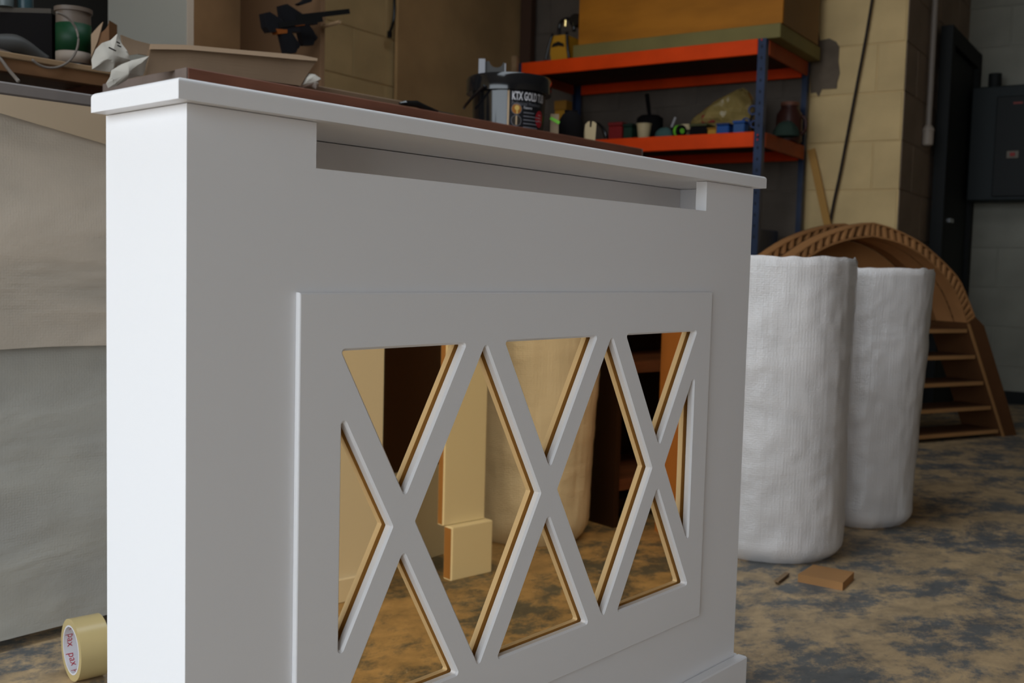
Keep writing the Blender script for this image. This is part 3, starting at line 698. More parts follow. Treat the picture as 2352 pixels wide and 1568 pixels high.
# ------------------------------------------------------------------ open cupboard on the bench with clamps
CY0, CY1 = 2.75, 3.22
cxl, cxr = 1.655, 2.138
cu = thing('open_cupboard', 'tall open-fronted cupboard with white side standing on the bench', 'cupboard', (cxl, CY0, BZ)); CH_ = 1.35
B().box(-0.018, -0.0004, 0.0, CY1 - CY0, 0, CH_, 0.001).build('side_panel', mat('grey_white_melamine', (0.30, 0.285, 0.245), 0.4), cu)
B().box(-0.0182, 0.002, -0.0045, -0.0004, 0, CH_).build('edge_strip', mat('pale_edge_strip', (0.42, 0.33, 0.25), 0.6), cu)
CB = mat('cupboard_inside', (0.36, 0.20, 0.09), 0.7, var=0.3, vscale=3)
B().box(cxr - cxl - 0.018, cxr - cxl, 0.0, CY1 - CY0, 0, CH_, 0.001).build('side_panel', mat('cupboard_brown', (0.20, 0.11, 0.055), 0.7), cu)
B().box(0, cxr - cxl - 0.0185, CY1 - CY0 - 0.012, CY1 - CY0, 0, CH_).build('back_panel', CB, cu)
B().box(0, cxr - cxl - 0.0185, 0.0, CY1 - CY0 - 0.0125, CH_ - 0.018, CH_).build('top_panel', CB, cu)
B().box(0, cxr - cxl - 0.0185, 0.002, CY1 - CY0 - 0.0125, 0, 0.018).build('bottom_panel', CB, cu)
B().tube([(cxr - cxl - 0.012, 0.0, on_y(735, 60, CY0).z - BZ), (cxr - cxl - 0.012, -0.09, on_y(735, 58, CY0).z - BZ)], 0.006, 10).build('peg', TIMBER, cu)
# dark board added to stand for the shaded wall left of the cupboard
tag(B().prism([room(1.0, UL - 0.026), room(2.62, UL - 0.026), room(2.62, UL - 0.04), room(1.0, UL - 0.04)], (0, 0, 2.4)).build('shade_board', mat('shade_board_dark', (0.028, 0.026, 0.023), 0.9, spec=0.05)), 'added dark board standing for the shaded wall left of the open cupboard', 'board')

def clamp(label, dx, dy, Y, barlen):
    q = on_y(735 + dx, 52 + dy, Y); t = thing('bar_clamp', label, 'clamp', q, 0, 'clamps hung at the cupboard'); sx = depth(q) / F
    g = lambda x, y, k=0.0: on_y(x + dx, y + dy, Y + k) - q
    CLP = mat('clamp_black', (0.008, 0.008, 0.010), 0.45)
    B().beam(g(640, 58), g(640 + barlen, 44), 0.006, 0.016, up=(0, 0, 1)).build('bar', mat('clamp_bar', (0.02, 0.02, 0.02), 0.4, metal=0.6), t)
    B().prism([g(x, y) for x, y in ((607, 30), (620, 27), (668, 58), (690, 62), (690, 74), (640, 72), (620, 74), (612, 62))], (0, 0.028, 0)).build('head', CLP, t)
    B().prism([g(x, y) for x, y in ((646, 72), (668, 68), (684, 112), (680, 122), (658, 122))], (0, 0.024, 0)).build('grip', CLP, t)
    B().prism([g(x, y, 0.006) for x, y in ((668, 78), (672, 76), (690, 104), (686, 112))], (0, 0.012, 0)).build('trigger', CLP, t)
    B().prism([g(x, y, -0.002) for x, y in ((634, 66), (660, 68), (660, 76), (640, 78))], (0, 0.030, 0)).build('orange_pad', mat('clamp_orange', (0.22, 0.06, 0.01), 0.5), t)
    return t
clamp('lower black bar clamp hanging at the cupboard, handle pointing down', 0, 0, 2.68, 100)
clamp('upper black bar clamp with the longer bar hanging at the cupboard', 40, -18, 2.715, 122)
t = thing('bar_clamp', 'black clamp end hanging at the very top above the other clamps', 'clamp', on_y(705, 0, 2.70), 0, 'clamps hung at the cupboard'); q = t.location.copy()
B().prism([on_y(x, y, 2.70) - q for x, y in ((685, 8), (700, 0), (722, -30), (728, -60), (740, -60), (716, 4), (692, 12))], (0, 0.02, 0)).build('jaw', mat('clamp_black', (0.008, 0.008, 0.01)), t)
B().beam(on_y(730, -50, 2.71) - q, on_y(760, -150, 2.71) - q, 0.008, 0.016).build('bar', mat('clamp_bar', (0.02, 0.02, 0.02)), t)

# ------------------------------------------------------------------ left wall: sheet, cable, corner post
a, c = vu(on_u(897, 100, UL)), vu(on_u(1183, 100, UL))
tag(B().prism([room(a[0], UL - 0.028), room(c[0] - .02, UL - 0.028), room(c[0] - .02, UL - 0.046), room(a[0], UL - 0.046)], (0, 0, 2.44)).build('mdf_sheet', mat('brown_sheet', (0.50, 0.31, 0.14), 0.75, var=0.2, vscale=2.5)), 'tall brown MDF sheet standing against the wall left of the racking', 'board')
q = on_u(900, 0, UL - 0.06); t = thing('hanging_cable', 'short black cable hanging on the wall at the brown sheet edge', 'cable', q)
B().tube([on_u(903, -190, UL - 0.05) - q, on_u(904, -60, UL - 0.055) - q, on_u(906, 15, UL - 0.06) - q, on_u(903, 50, UL - 0.06) - q, on_u(894, 78, UL - 0.06) - q], 0.0075, 8, 5).build('cable', BLACKP, t, smooth=True)
B().lathe([(0.012, 0), (0.012, 0.03)], 10, on_u(895, 82, UL - 0.06) - q - Vector((0, 0, .01))).build('cable_end', BLACKP, t)
tag(B().prism([room(4.92, 3.18), room(4.965, 3.18), room(4.965, 3.25), room(4.92, 3.25)], (0, 0, HT - 0.01)).build('corner_post', mat('dark_post', (0.07, 0.035, 0.022), 0.6)), 'dark brown post standing in the corner behind the racking', 'post')
pa = on_v(1181, 128, 4.30); va, ua = vu(pa)
tag(B().prism([room(va, ua - .015), room(va + .02, ua - .015), room(va + .02, ua + .015), room(va, ua + .015)], (0, 0, pa.z)).build('timber_batten', TIMBER), 'thin pale batten standing at the left post of the racking', 'batten')

# ================================================================== ORANGE AND BLUE RACKING
FV, RV, RU0, RU1 = 4.346, 4.95, 1.605, 2.895      # front, back, right and left of the racking in room axes
rk = thing('storage_racking', 'blue and orange boltless steel racking against the cream block wall', 'racking', room(FV, RU0), RA)
DV, DU = RV - FV, RU1 - RU0
for v in (0, DV):
    for u in (0, DU):
        su = 1 if u == 0 else -1; sv = 1 if v == 0 else -1
        up = B(); zt = 1.706
        up.prism([(v, u, 0), (v + sv * 0.002, u, 0), (v + sv * 0.002, u + su * 0.036, 0), (v, u + su * 0.036, 0)], (0, 0, zt))
        up.prism([(v + sv * 0.0022, u, 0), (v + sv * 0.036, u, 0), (v + sv * 0.036, u + su * 0.002, 0), (v + sv * 0.0022, u + su * 0.002, 0)], (0, 0, zt))
        upo = up.build('upright', BLUEST, rk)
        if v == 0 and u == 0:
            for k in range(18):
                z = 0.85 + k * 0.048
                B().box(-0.0012, -0.0002, 0.014, 0.021, z, z + 0.012).build('slot', mat('dark_slot', (0.012, 0.014, 0.02), 0.8), upo)
ORANGED = mat('shaded_orange_steel', (0.34, 0.055, 0.010), 0.6, var=0.15, vscale=6)  # side beams: shade on the end faces painted in as a browner orange
BEAMS = (0.40, 1.311, 1.706)
for z in BEAMS:
    h = 0.066
    B().box(-0.003, 0.012, 0.037, DU - 0.037, z - h, z, 0.003).build('front_beam', ORANGE, rk)
    B().box(DV - 0.012, DV + 0.003, 0.037, DU - 0.037, z - h, z, 0.003).build('rear_beam', ORANGE, rk)
    B().box(0.037, DV - 0.037, -0.003, 0.010, z - h, z, 0.003).build('side_beam', ORANGED, rk)
    B().box(0.037, DV - 0.037, DU - 0.010, DU + 0.003, z - h, z, 0.003).build('side_beam', ORANGED, rk)
    B().box(0.013, DV - 0.013, 0.011, DU - 0.011, z - 0.018, z - 0.004).build('shelf_deck', mat('deck_board', (0.09, 0.045, 0.03), 0.8), rk)
for z in (1.275, 1.295, 1.70):
    B().box(-0.0052, -0.0031, 0.016, 0.022, z - 0.004, z + 0.004).build('rivet', mat('red_rivet', (0.5, 0.03, 0.03), 0.5), rk)

S1, S2 = 1.3115, 1.7065
def sh(px, v):                                   # room position under a pixel column at distance v
    d = ray(px, 300); q = d * (v / d.dot(VD)); return q
def shelf_thing(name, label, cat, px, v, z, group=None):
    q = sh(px, v); q.z = z; t = thing(name, label, cat, q, RA, group); return t, (q - CAM).dot(D_) / F
# plywood crate on the top shelf: olive base board, orange brown box
v0 = 4.37; ul, ur = vu(sh(1322, v0))[1], vu(sh(1786, v0))[1]
t = thing('olive_board', 'olive green board lying under the large box on top of the racking', 'board', room(v0 - 0.008, ur, S2), RA)
hb = 0.062
ob_len = vu(sh(1312, v0))[1] - ur
B().box(0, 0.56, 0.004, ob_len, 0, hb, 0.003).build('board_body', mat('olive_board', (0.21, 0.17, 0.055), 0.6, var=0.15, vscale=4), t)
t = thing('plywood_box', 'large orange brown plywood box on top of the racking', 'box', room(v0, ur, S2 + hb), RA)
WOODO = mat('orange_ply', (0.43, 0.155, 0.012), 0.6, spec=0.2, var=0.18, vscale=2.5, stretch=(1, 1, 5))
B().box(0, 0.018, 0.0, ul - ur, 0, 0.62, 0.001).build('front_panel', WOODO, t)
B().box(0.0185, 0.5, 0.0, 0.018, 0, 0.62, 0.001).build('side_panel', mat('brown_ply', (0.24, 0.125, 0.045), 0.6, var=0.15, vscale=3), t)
B().box(0.0185, 0.5, ul - ur - 0.018, ul - ur, 0, 0.62, 0.001).build('side_panel', WOODO, t)
B().box(0.0185, 0.5, 0.0185, ul - ur - 0.0185, 0.60, 0.62).build('lid', WOODO, t)
# yellow site transformer
t, s = shelf_thing('site_transformer', 'yellow and black site transformer at the left end of the top shelf', 'transformer', 1283, 4.40, S2)
YEL = mat('yellow_plastic', (0.55, 0.26, 0.02), 0.45)
g = lambda x, y: (0.0, -(x - 1283) * s, (130 - y) * s)
B().prism([g(x, y) for x, y in ((1258, 129), (1254, 110), (1256, 76), (1262, 70), (1296, 70), (1300, 80), (1300, 129))], (0.12, 0, 0)).build('housing', YEL, t)
B().prism([(-0.004, *g(x, y)[1:]) for x, y in ((1258, 96), (1262, 88), (1276, 84), (1290, 90), (1292, 97), (1276, 94))], (0.003, 0, 0)).build('vent', BLACKP, t)
for xx, nm in ((1248, 'frame'), (1306, 'frame')):
    B().tube([(-0.01, *g(xx - (4 if xx < 1280 else -3), 130)[1:]), (-0.01, *g(xx + (3 if xx < 1280 else -3), 100)[1:]), (-0.01, *g(1262 if xx < 1280 else 1300, 66)[1:])], 0.007, 8, 3).build(nm, BLACKP, t, smooth=True)
B().tube([(0.04, *g(1266, 72)[1:]), (0.04, *g(1266, 44)[1:]), (0.04, *g(1276, 32)[1:]), (0.04, *g(1298, 34)[1:]), (0.04, *g(1306, 60)[1:])], 0.009, 8, 4).build('handle', BLACKP, t, smooth=True)
B().lathe([(0.030, 0), (0.034, 0.01), (0.030, 0.05)], 16, (0.03, *g(1308, 36)[1:]), (1, 0, 0)).build('plug', BLACKP, t)
B().lathe([(0.010, 0), (0.008, 0.03)], 12, (0.00, *g(1293, 52)[1:]), (0, 0, 1)).build('brass_socket', mat('brass', (0.8, 0.6, 0.25), 0.25, metal=1.0), t)

# clutter on the middle shelf
def boxlet(name, label, cat, x0, x1, ytop, v, dep, m, lidm=None, z=S1, group=None, lidname='lid'):
    px = (x0 + x1) / 2; t, s = shelf_thing(name, label, cat, px, v, z, group); w = (x1 - x0) * s / 2
    q = at_depth(px, ytop, s * F); h = max(0.012, q.z - z)
    B().box(0, dep, -w, w, 0, h * (0.8 if lidm else 1), min(0.004, h * .1)).build(name + '_body' if False else 'body', m, t)
    if lidm: B().box(-0.002, dep + 0.002, -w - 0.002, w + 0.002, h * 0.8 + 0.0003, h, 0.002).build(lidname, lidm, t)
    return t, s, h
boxlet('screw_box', 'red screw box on the middle shelf', 'box', 1395, 1430, 281, 4.40, 0.08, mat('red_plastic', (0.20, 0.010, 0.010), 0.5), mat('dark_red_plastic', (0.16, 0.01, 0.01), 0.5))
boxlet('screw_box', 'dark green screw box beside the red one on the middle shelf', 'box', 1430, 1452, 284, 4.40, 0.07, mat('dark_green_plastic', (0.008, 0.03, 0.018), 0.5), mat('darker_green_plastic', (0.006, 0.02, 0.012), 0.5))
boxlet('screw_box', 'bright blue screw box nearer the yellow packet on the shelf', 'box', 1644, 1674, 283, 4.37, 0.08, mat('blue_plastic', (0.015, 0.07, 0.26), 0.45), mat('navy_plastic', (0.008, 0.03, 0.12), 0.45))
boxlet('screw_box', 'paler blue screw box nearest the right rack upright', 'box', 1682, 1710, 277, 4.39, 0.08, mat('pale_blue_plastic', (0.03, 0.085, 0.23), 0.45), mat('blue_plastic', (0.015, 0.07, 0.26)))
boxlet('screw_packet', 'yellow packet between black charger and blue box', 'packet', 1624, 1646, 293, 4.40, 0.05, mat('amber_plastic', (0.45, 0.22, 0.02), 0.5), mat('amber_dark', (0.3, 0.14, 0.02), 0.5), lidname='flap')
boxlet('drill_charger', 'black drill charger block under the plastic bag', 'charger', 1582, 1624, 284, 4.42, 0.10, BLACKP, mat('olive_plastic', (0.06, 0.06, 0.02), 0.5), lidname='battery')
def lathe_thing(name, label, cat, px, v, prof, m, parts=(), z=S1, seg=20, group=None):
    t, s = shelf_thing(name, label, cat, px, v, z, group)
    B().lathe([(r * s, h * s) for r, h in prof], seg).build(parts[0] if parts else 'body', m, t, smooth=0.6); return t, s
CR = mat('cream_plastic', (0.62, 0.50, 0.30))
t, s = lathe_thing('plastic_cup', 'cream plastic cup on the middle shelf', 'cup', 1479, 4.42, [(12, 0), (13, 2), (17, 34), (15.5, 34), (12, 3), (1, 3)], CR, ('cup_wall',)); B().lathe([(17 * s, 33 * s), (18 * s, 33 * s), (18 * s, 35 * s), (17 * s, 35 * s)], 20, close=True).build('rim', CR, t)
t, s = lathe_thing('glue_pot', 'black glue pot with a brush handle sticking out at the back of the shelf', 'pot', 1492, 4.66, [(24, 0), (30, 10), (30, 62), (22, 68), (3, 68)], mat('black_fabric', (0.012, 0.010, 0.010)), ('pot_body',))
B().tube([(0, 0, 60 * s), (0, 6 * s, 95 * s), (0, 10 * s, 118 * s)], [4 * s, 5 * s, 5 * s], 8).build('brush_handle', mat('black_fabric', (0.012, 0.010, 0.010)), t)
t, s = lathe_thing('cable_reel', 'black reel with bright green ring on the middle shelf', 'reel', 1556, 4.38, [(1, 0)], CR) if False else shelf_thing('cable_reel', 'black reel with bright green ring on the middle shelf', 'reel', 1556, 4.40, S1)
B().lathe([(6 * s, -.02), (14 * s, -.02), (14 * s, .02), (6 * s, .02)], 24, (0.02, 0, 14 * s), (0.5, 1, 0), close=True).build('reel_body', BLACKP, t, smooth=0.6)
B().lathe([(14.2 * s, -.008), (14.6 * s, -.008), (14.6 * s, .008), (14.2 * s, .008)], 24, (0.02, 0, 14 * s), (0.5, 1, 0), close=True).build('green_ring', mat('lime_green', (0.18, 0.55, 0.04)), t)
B().lathe([(2 * s, -.0225), (6 * s, -.0225), (6 * s, .0225), (2 * s, .0225)], 20, (0.02, 0, 14 * s), (0.5, 1, 0), close=True).build('hub', mat('lime_green', (0.18, 0.55, 0.04)), t)
t, s = lathe_thing('masking_tape', 'cream masking tape roll standing on a stub behind the reel', 'tape roll', 1576, 4.46, [(5, 0), (5, 18), (14, 19), (14, 31), (4, 31)], CR, ('tape_roll_body',)); B().lathe([(4.5 * s, 31.1 * s), (4.5 * s, 32 * s)], 14).build('core', CARD, t)
t, s = shelf_thing('teal_cloth', 'crumpled teal cloth lying between cup and reel', 'cloth', 1520, 4.43, S1)
B().grid(lambda u, v: Vector(((0.03 + 0.01 * ns((u * 3, v * 3, 0), 3)) * math.sin(2 * math.pi * u) * math.cos(v * 1.45) + .03, 25 * s * math.cos(2 * math.pi * u) * math.cos(v * 1.45) * (1 + .2 * ns((math.cos(6.28 * u), math.sin(6.28 * u), v), 2.5)), 27 * s * math.sin(v * 1.45) * (1 + .15 * ns((math.cos(6.28 * u), math.sin(6.28 * u), v), 3)))), 24, 9, True).build('cloth_folds', mat('teal_cloth', (0.05, 0.10, 0.09), 0.85), t, smooth=True)
t, s = shelf_thing('plastic_bag', 'translucent yellowish plastic bag with red goods in it on the middle shelf', 'bag', 1650, 4.68, S1)
YB = mat('yellow_film', (0.42, 0.30, 0.10), 0.25, bump=0.9, bscale=28); YB.node_tree.nodes['Principled BSDF'].inputs['Transmission Weight'].default_value = 0.35
def bagfn(u, v):
    a = 2 * math.pi * u; c, sn = math.cos(a), math.sin(a)
    prof = math.sin(math.pi * min(1, 0.10 + 0.9 * v)) ** 0.55
    w = 88 * s * prof * (1 - 0.45 * v) * (1 + 0.22 * ns((c * 1.5, sn * 1.5, v * 3), 1.4, 2)); z = 118 * s * v
    return Vector((0.11 * sn * prof * (1 + .25 * ns((c, sn, v * 3), 2, 5)), c * w - 55 * s * v ** 2 * 1.0, z + 0.012 * ns((c * 2, sn * 2, v), 2, 4) * v))
B().grid(bagfn, 36, 18, True).build('bag_film', YB, t)
B().box(-0.108, -0.070, -12 * s, 20 * s, 40 * s, 58 * s, 0.002).build('red_packet', mat('red_plastic', (0.28, 0.015, 0.015)), t)
t, s = shelf_thing('cable_shears', 'dark blue cable shears with ring handles beside the right upright', 'shears', 1722, 4.44, S1)
NV_ = mat('navy_plastic', (0.008, 0.03, 0.12))
for (x, y, r) in ((1712, 276, 10), (1728, 250, 11), (1732, 282, 9)):
    B().lathe([((r - 3) * s, -.005), (r * s, -.005), (r * s, .005), ((r - 3) * s, .005)], 20, (0, -(x - 1722) * s, (305 - y) * s), (1, .1, 0), close=True).build('ring_handle', NV_, t, smooth=0.6)
B().beam((0, 8 * s, 0.004), (0, -8 * s, 50 * s), 0.006, 0.012).build('blade', BLACKP, t)
t, s = lathe_thing('brown_jar', 'dark red-brown jar at the back right of the middle shelf', 'jar', 1812, 4.80, [(26, 0), (30, 4), (30, 62), (20, 78), (20, 84), (2, 84)], mat('red_brown_glaze', (0.045, 0.014, 0.010), 0.4), ('jar_body',)); B().lathe([(21 * s, 84.2 * s), (21 * s, 92 * s), (2, 92)][:2] + [(2 * s, 92 * s)], 20).build('lid', BROWNB, t)
B().tube([(0, -28 * s, 20 * s), (0, -38 * s, 28 * s), (0, -38 * s, 52 * s), (0, -28 * s, 60 * s)], 4 * s, 8, 3).build('jar_handle', mat('red_brown_glaze', (0.045, 0.014, 0.010)), t)
t, s = shelf_thing('green_rag', 'dark green crumpled rag beside the brown jar', 'rag', 1805, 4.56, S1)
B().grid(lambda u, v: Vector((0.05 * math.sin(6.283 * u) * math.cos(v * 1.45), 30 * s * math.cos(6.283 * u) * math.cos(v * 1.45) * (1 + .3 * ns((math.cos(6.28 * u), math.sin(6.28 * u), v), 2)), 34 * s * math.sin(v * 1.45) * (1 + .2 * ns((math.cos(6.28 * u), math.sin(6.28 * u), v), 3)))), 22, 8, True).build('rag_folds', mat('dark_green_cloth', (0.02, 0.035, 0.025), 0.9), t, smooth=True)
t, s = shelf_thing('screwdriver', 'screwdriver with clear handle leaning on the teal cloth', 'screwdriver', 1545, 4.50, S1)
B().tube([(0, -2 * s, 0.004), (0, 3 * s, 30 * s)], 2 * s, 8).build('shaft', BLACKP, t); B().tube([(0, 3 * s, 30 * s), (0, -6 * s, 52 * s)], 3 * s, 8).build('handle', mat('clear_plastic', (0.35, 0.33, 0.33), 0.2), t)
t, s, h = boxlet('yellow_box', 'small yellow box at the left rear of the middle shelf', 'box', 1270, 1300, 232, 4.55, 0.06, mat('amber_plastic', (0.45, 0.22, 0.02)), mat('amber_dark', (0.3, 0.14, 0.02)))
t, s = shelf_thing('pry_bar', 'curved black hook tool standing at the left of the red box', 'tool', 1385, 4.44, S1)
B().tube([(0, -10 * s, 4 * s), (0, -7 * s, 16 * s), (0, 2 * s, 32 * s), (0, 15 * s, 44 * s)], [5 * s, 5 * s, 4 * s, 3 * s], 8, 4).build('hooked_bar', BLACKP, t, smooth=True)
B().tube([(0, -10 * s, 0), (0, -10 * s, 5 * s)], 6 * s, 8).build('grip', BLACKP, t)
# blue crate on the bottom shelf
t = thing('blue_crate', 'dark blue plastic crate on the bottom shelf of the racking', 'crate', room(4.42, 1.68, 0.3975), RA)
cz = on_v(1790, 522, 4.42).z - 0.3975
B().box(0, 0.4, 0, 0.012, 0, cz, 0.002).build('side_wall', BLUEST, t); B().box(0, 0.4, 0.55, 0.562, 0, cz, 0.002).build('side_wall', BLUEST, t)
B().box(0, 0.012, 0.0125, 0.5495, 0, cz, 0.002).build('front_wall', BLUEST, t); B().box(0.388, 0.4, 0.0125, 0.5495, 0, cz, 0.002).build('rear_wall', BLUEST, t)
B().box(0.0125, 0.3875, 0.0125, 0.5495, 0.002, 0.012).build('crate_base', BLUEST, t); B().box(-0.008, -0.0005, -0.005, 0.567, cz - 0.03, cz, 0.002).build('rim', BLUEST, t)

# leaning batten and black cable on the block wall
q1, q2 = on_v(1863, 345, 4.965), on_v(1898, 505, 4.965); dd = q2 - q1; foot = q1 + dd * ((0.006 - q1.z) / dd.z)
tag(B().beam(q1 - foot + Vector((0, 0, .004)), Vector((0, 0, .004)), 0.034, 0.012, up=VD).build('leaning_batten', mat('pale_yellow_timber', (0.46, 0.235, 0.055), 0.6)), 'orange tan batten leaning on the block wall right of the racking', 'batten').location = foot
q = on_v(1965, 200, 4.965)
tag(B().tube([on_v(x, y, 4.968) - q for x, y in ((2030, -190), (2017, -90), (2003, 0), (1988, 90), (1970, 185), (1950, 290), (1930, 395), (1912, 480), (1900, 560), (1894, 700))], 0.0065, 8, 5).build('wall_cable', mat('black_cable', (0.02, 0.012, 0.01), 0.6), smooth=True), 'black cable hanging down the cream block wall', 'cable').location = q

# ================================================================== ARCHED FORMER
P0 = on_z(2325, 1000, 0)
ev = (VD * 0.883 - UD * 0.47).normalized(); nv = (VD * 0.47 + UD * 0.883).normalized()
arch = thing('arch_former', 'brown arched MDF former with ribbed rim standing on the floor by the pillar', 'arch', P0)
SC0 = -0.94
MDFK = mat('shaded_mdf', (0.12, 0.048, 0.016), 0.75, var=0.2, vscale=4)  # legs and rungs: shade painted in as a darker brown
outer_r = [(-0.94, 0.914), (-0.824, 0.894), (-0.674, 0.849), (-0.545, 0.785), (-0.421, 0.703), (-0.356, 0.624), (-0.298, 0.538)]
inner_r = [(-0.94, 0.857), (-0.802, 0.838), (-0.67, 0.798), (-0.54, 0.727), (-0.447, 0.649), (-0.391, 0.577), (-0.352, 0.510)]
def sp2(L, n=6): return [(q.x, q.y) for q in spline([Vector((a, c, 0)) for a, c in L], n)]
mirr = lambda L: [(2 * SC0 - a, c) for a, c in reversed(L)]
OR = sp2(outer_r); IR = sp2(inner_r)
OUT = mirr(OR)[:-1] + OR; INN = mirr(IR)[:-1] + IR
W3 = lambda sq, off=0.0: ev * sq[0] + nv * off + Vector((0, 0, sq[1]))
ADEP = 0.155
def arch_rim(off0, off1, name):
    for L, dr in ((OUT, -0.010), (INN, 0.010)):
        off1 = off0 + (0.061 if off0 == 0 else 0.05) if dr < 0 else 0.214
        bb = B(); n = len(L); vs = []
        for i, sq in enumerate(L):
            a, c = Vector(L[max(0, i - 1)]), Vector(L[min(n - 1, i + 1)]); tt = (c - a).normalized(); nn = Vector((tt.y, -tt.x)) * (1 if dr < 0 else 1)
            inn = Vector(sq) + (nn if nn.y < 0 else -nn) * (0.006 if dr < 0 else -0.006)
            for q in (Vector(sq), inn):
                for of in (off0, off1): vs.append(W3(q, of))
        fs = []
        for i in range(n - 1):
            k = 4 * i
            fs += [(k, k + 4, k + 5, k + 1), (k + 2, k + 3, k + 7, k + 6), (k, k + 2, k + 6, k + 4), (k + 1, k + 5, k + 7, k + 3)]
        fs += [(0, 1, 3, 2), (4 * n - 4, 4 * n - 2, 4 * n - 1, 4 * n - 3)]
        bb.add(vs, fs).build(name, MDFD, arch)
def lerp_loop(L, t):
    s_ = t * (len(L) - 1); i = min(int(s_), len(L) - 2); return Vector(L[i]).lerp(Vector(L[i + 1]), s_ - i)
arch_rim(0.0, 0.09, 'curved_skin'); arch_rim(ADEP, ADEP + 0.05, 'curved_skin')
NR = 40
for off in (0.0, ADEP):
    RD = 0.06 if off == 0 else 0.05
    for k in range(NR + 1):
        t_ = k / NR; a, c = lerp_loop(OUT, t_), lerp_loop(INN, t_)
        if off > 0 and t_ > 0.62: continue
        dd = (a - c).normalized(); a2, c2 = a - dd * 0.0063, c + dd * 0.0063; tt = Vector((dd.y, -dd.x)) * 0.0062
        B().prism([W3(a2 + tt, off), W3(a2 - tt, off), W3(c2 - tt, off), W3(c2 + tt, off)], nv * RD).build('rib', MDFD, arch)
    B().prism([W3(q, off + RD + 0.0005) for q in OUT] + [W3(q, off + RD + 0.0005) for q in reversed(INN)], nv * 0.006).build('rim_shade_backing', mat('slot_shade', (0.022, 0.010, 0.006), 0.8), arch)  # near-black backing paints the shade inside the rim slots
# barrel lining, back sheet, legs and rungs
B().prism([W3(q, 0.215) for q in INN] , nv * 0.008).build('back_sheet', MDFD, arch)
for sgn in (1, -1):
    mm = (lambda s_: s_) if sgn > 0 else (lambda s_: 2 * SC0 - s_)
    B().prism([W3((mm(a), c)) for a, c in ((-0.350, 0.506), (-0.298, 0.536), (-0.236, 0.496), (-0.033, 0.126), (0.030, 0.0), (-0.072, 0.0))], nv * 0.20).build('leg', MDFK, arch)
    B().prism([W3((mm(a), c), -0.004) for a, c in ((-0.350, 0.506), (-0.334, 0.506), (-0.056, 0.0), (-0.072, 0.0))], nv * 0.0036).build('leg_edge', MDF, arch)
for z in (0.484, 0.370, 0.254, 0.143, 0.035):
    hw = 0.94 - 0.35 + (0.506 - z) * 0.549 - 0.012
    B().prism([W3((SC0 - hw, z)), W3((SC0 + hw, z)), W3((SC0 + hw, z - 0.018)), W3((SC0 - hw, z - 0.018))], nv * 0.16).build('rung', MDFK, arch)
    B().prism([W3((SC0 - hw, z - .001), -0.004), W3((SC0 + hw, z - .001), -0.004), W3((SC0 + hw, z - 0.017), -0.004), W3((SC0 - hw, z - 0.017), -0.004)], nv * 0.0036).build('rung_edge', MDF, arch)  # front strip in plain MDF keeps the lit tone of the rung

# ================================================================== RIGHT RECESS: conduit, door, electric box
t = thing('wall_conduit', 'grey conduit ending in a pale cylindrical fitting on the brown wall', 'conduit', room(5.40, UC - 0.03, 1.345))
B().tube([VD * 0.0 + Vector((0, 0, .10)), Vector((0, 0, HT - 1.35))], 0.014, 12).build('conduit', mat('conduit_grey', (0.24, 0.20, 0.17), 0.4), t, smooth=0.6)
B().lathe([(0.018, 0), (0.026, 0.006), (0.026, 0.085), (0.015, 0.10)], 16).build('end_fitting', mat('pale_switch', (0.34, 0.28, 0.23), 0.4), t)
B().lathe([(0.027, 0.07), (0.029, 0.072), (0.029, 0.08), (0.027, 0.082)], 16, close=True).build('collar', mat('pale_switch', (0.34, 0.28, 0.23)), t)
DG = mat('dark_door_paint', (0.016, 0.020, 0.020), 0.7, spec=0.25); DK = mat('dark_frame_paint', (0.010, 0.011, 0.011), 0.7, spec=0.25)
d1 = struct(B().prism([room(5.66, UC - 0.028, 0.004), room(6.33, UC - 0.028, 0.004), room(6.33, UC - 0.06, 0.004), room(5.66, UC - 0.06, 0.004)], (0, 0, 1.87)).build('door_1', DG))
for (v_, w_, z_, h_) in ((5.58, 0.078, 0.002, 1.96), (6.332, 0.078, 0.002, 1.96)):
    B().prism([room(v_, UC - 0.027, z_), room(v_ + w_, UC - 0.027, z_), room(v_ + w_, UC - 0.085, z_), room(v_, UC - 0.085, z_)], (0, 0, h_)).build('door_frame', DK, d1)
B().prism([room(5.6582, UC - 0.027, 1.876), room(6.3318, UC - 0.027, 1.876), room(6.3318, UC - 0.085, 1.876), room(5.6582, UC - 0.085, 1.876)], (0, 0, 0.085)).build('door_frame', DK, d1)
B().beam(room(5.76, UC - 0.075, 1.0), room(5.86, UC - 0.075, 1.0), 0.02, 0.02).build('door_handle', STEEL, d1)
EB = mat('electric_box_paint', (0.013, 0.017, 0.018), 0.6, spec=0.25); EBD = mat('electric_box_door', (0.009, 0.010, 0.010), 0.6, spec=0.25)
t = thing('electric_cabinet', 'dark blue-grey electric cabinet on the far wall by the door', 'electric cabinet', room(VF - 0.03, 0.35, 1.13), RA)
WU = 1.10 - 0.35
B().box(-0.20, 0, 0, WU, 0, 0.62, 0.006).build('cabinet_body', EB, t)
B().box(-0.212, -0.2005, 0.02, WU - 0.13, 0.02, 0.56, 0.004).build('cabinet_door', EBD, t)
u_ = vu(on_v(2324, 378, VF - 0.25))[1] - 0.35
B().box(-0.218, -0.2125, u_ - 0.03, u_ + 0.03, 0.225, 0.265, 0.002).build('switch_plate', mat('beige_plate', (0.16, 0.13, 0.10), 0.5), t)
B().box(-0.224, -0.2185, u_ - 0.013, u_ + 0.013, 0.235, 0.255, 0.002).build('red_switch', mat('red_switch', (0.30, 0.02, 0.015), 0.5), t)
B().box(-0.2145, -0.2125, u_ - 0.035, u_ + 0.012, 0.515, 0.525).build('label_strip', mat('red_label', (0.22, 0.03, 0.02), 0.5), t)
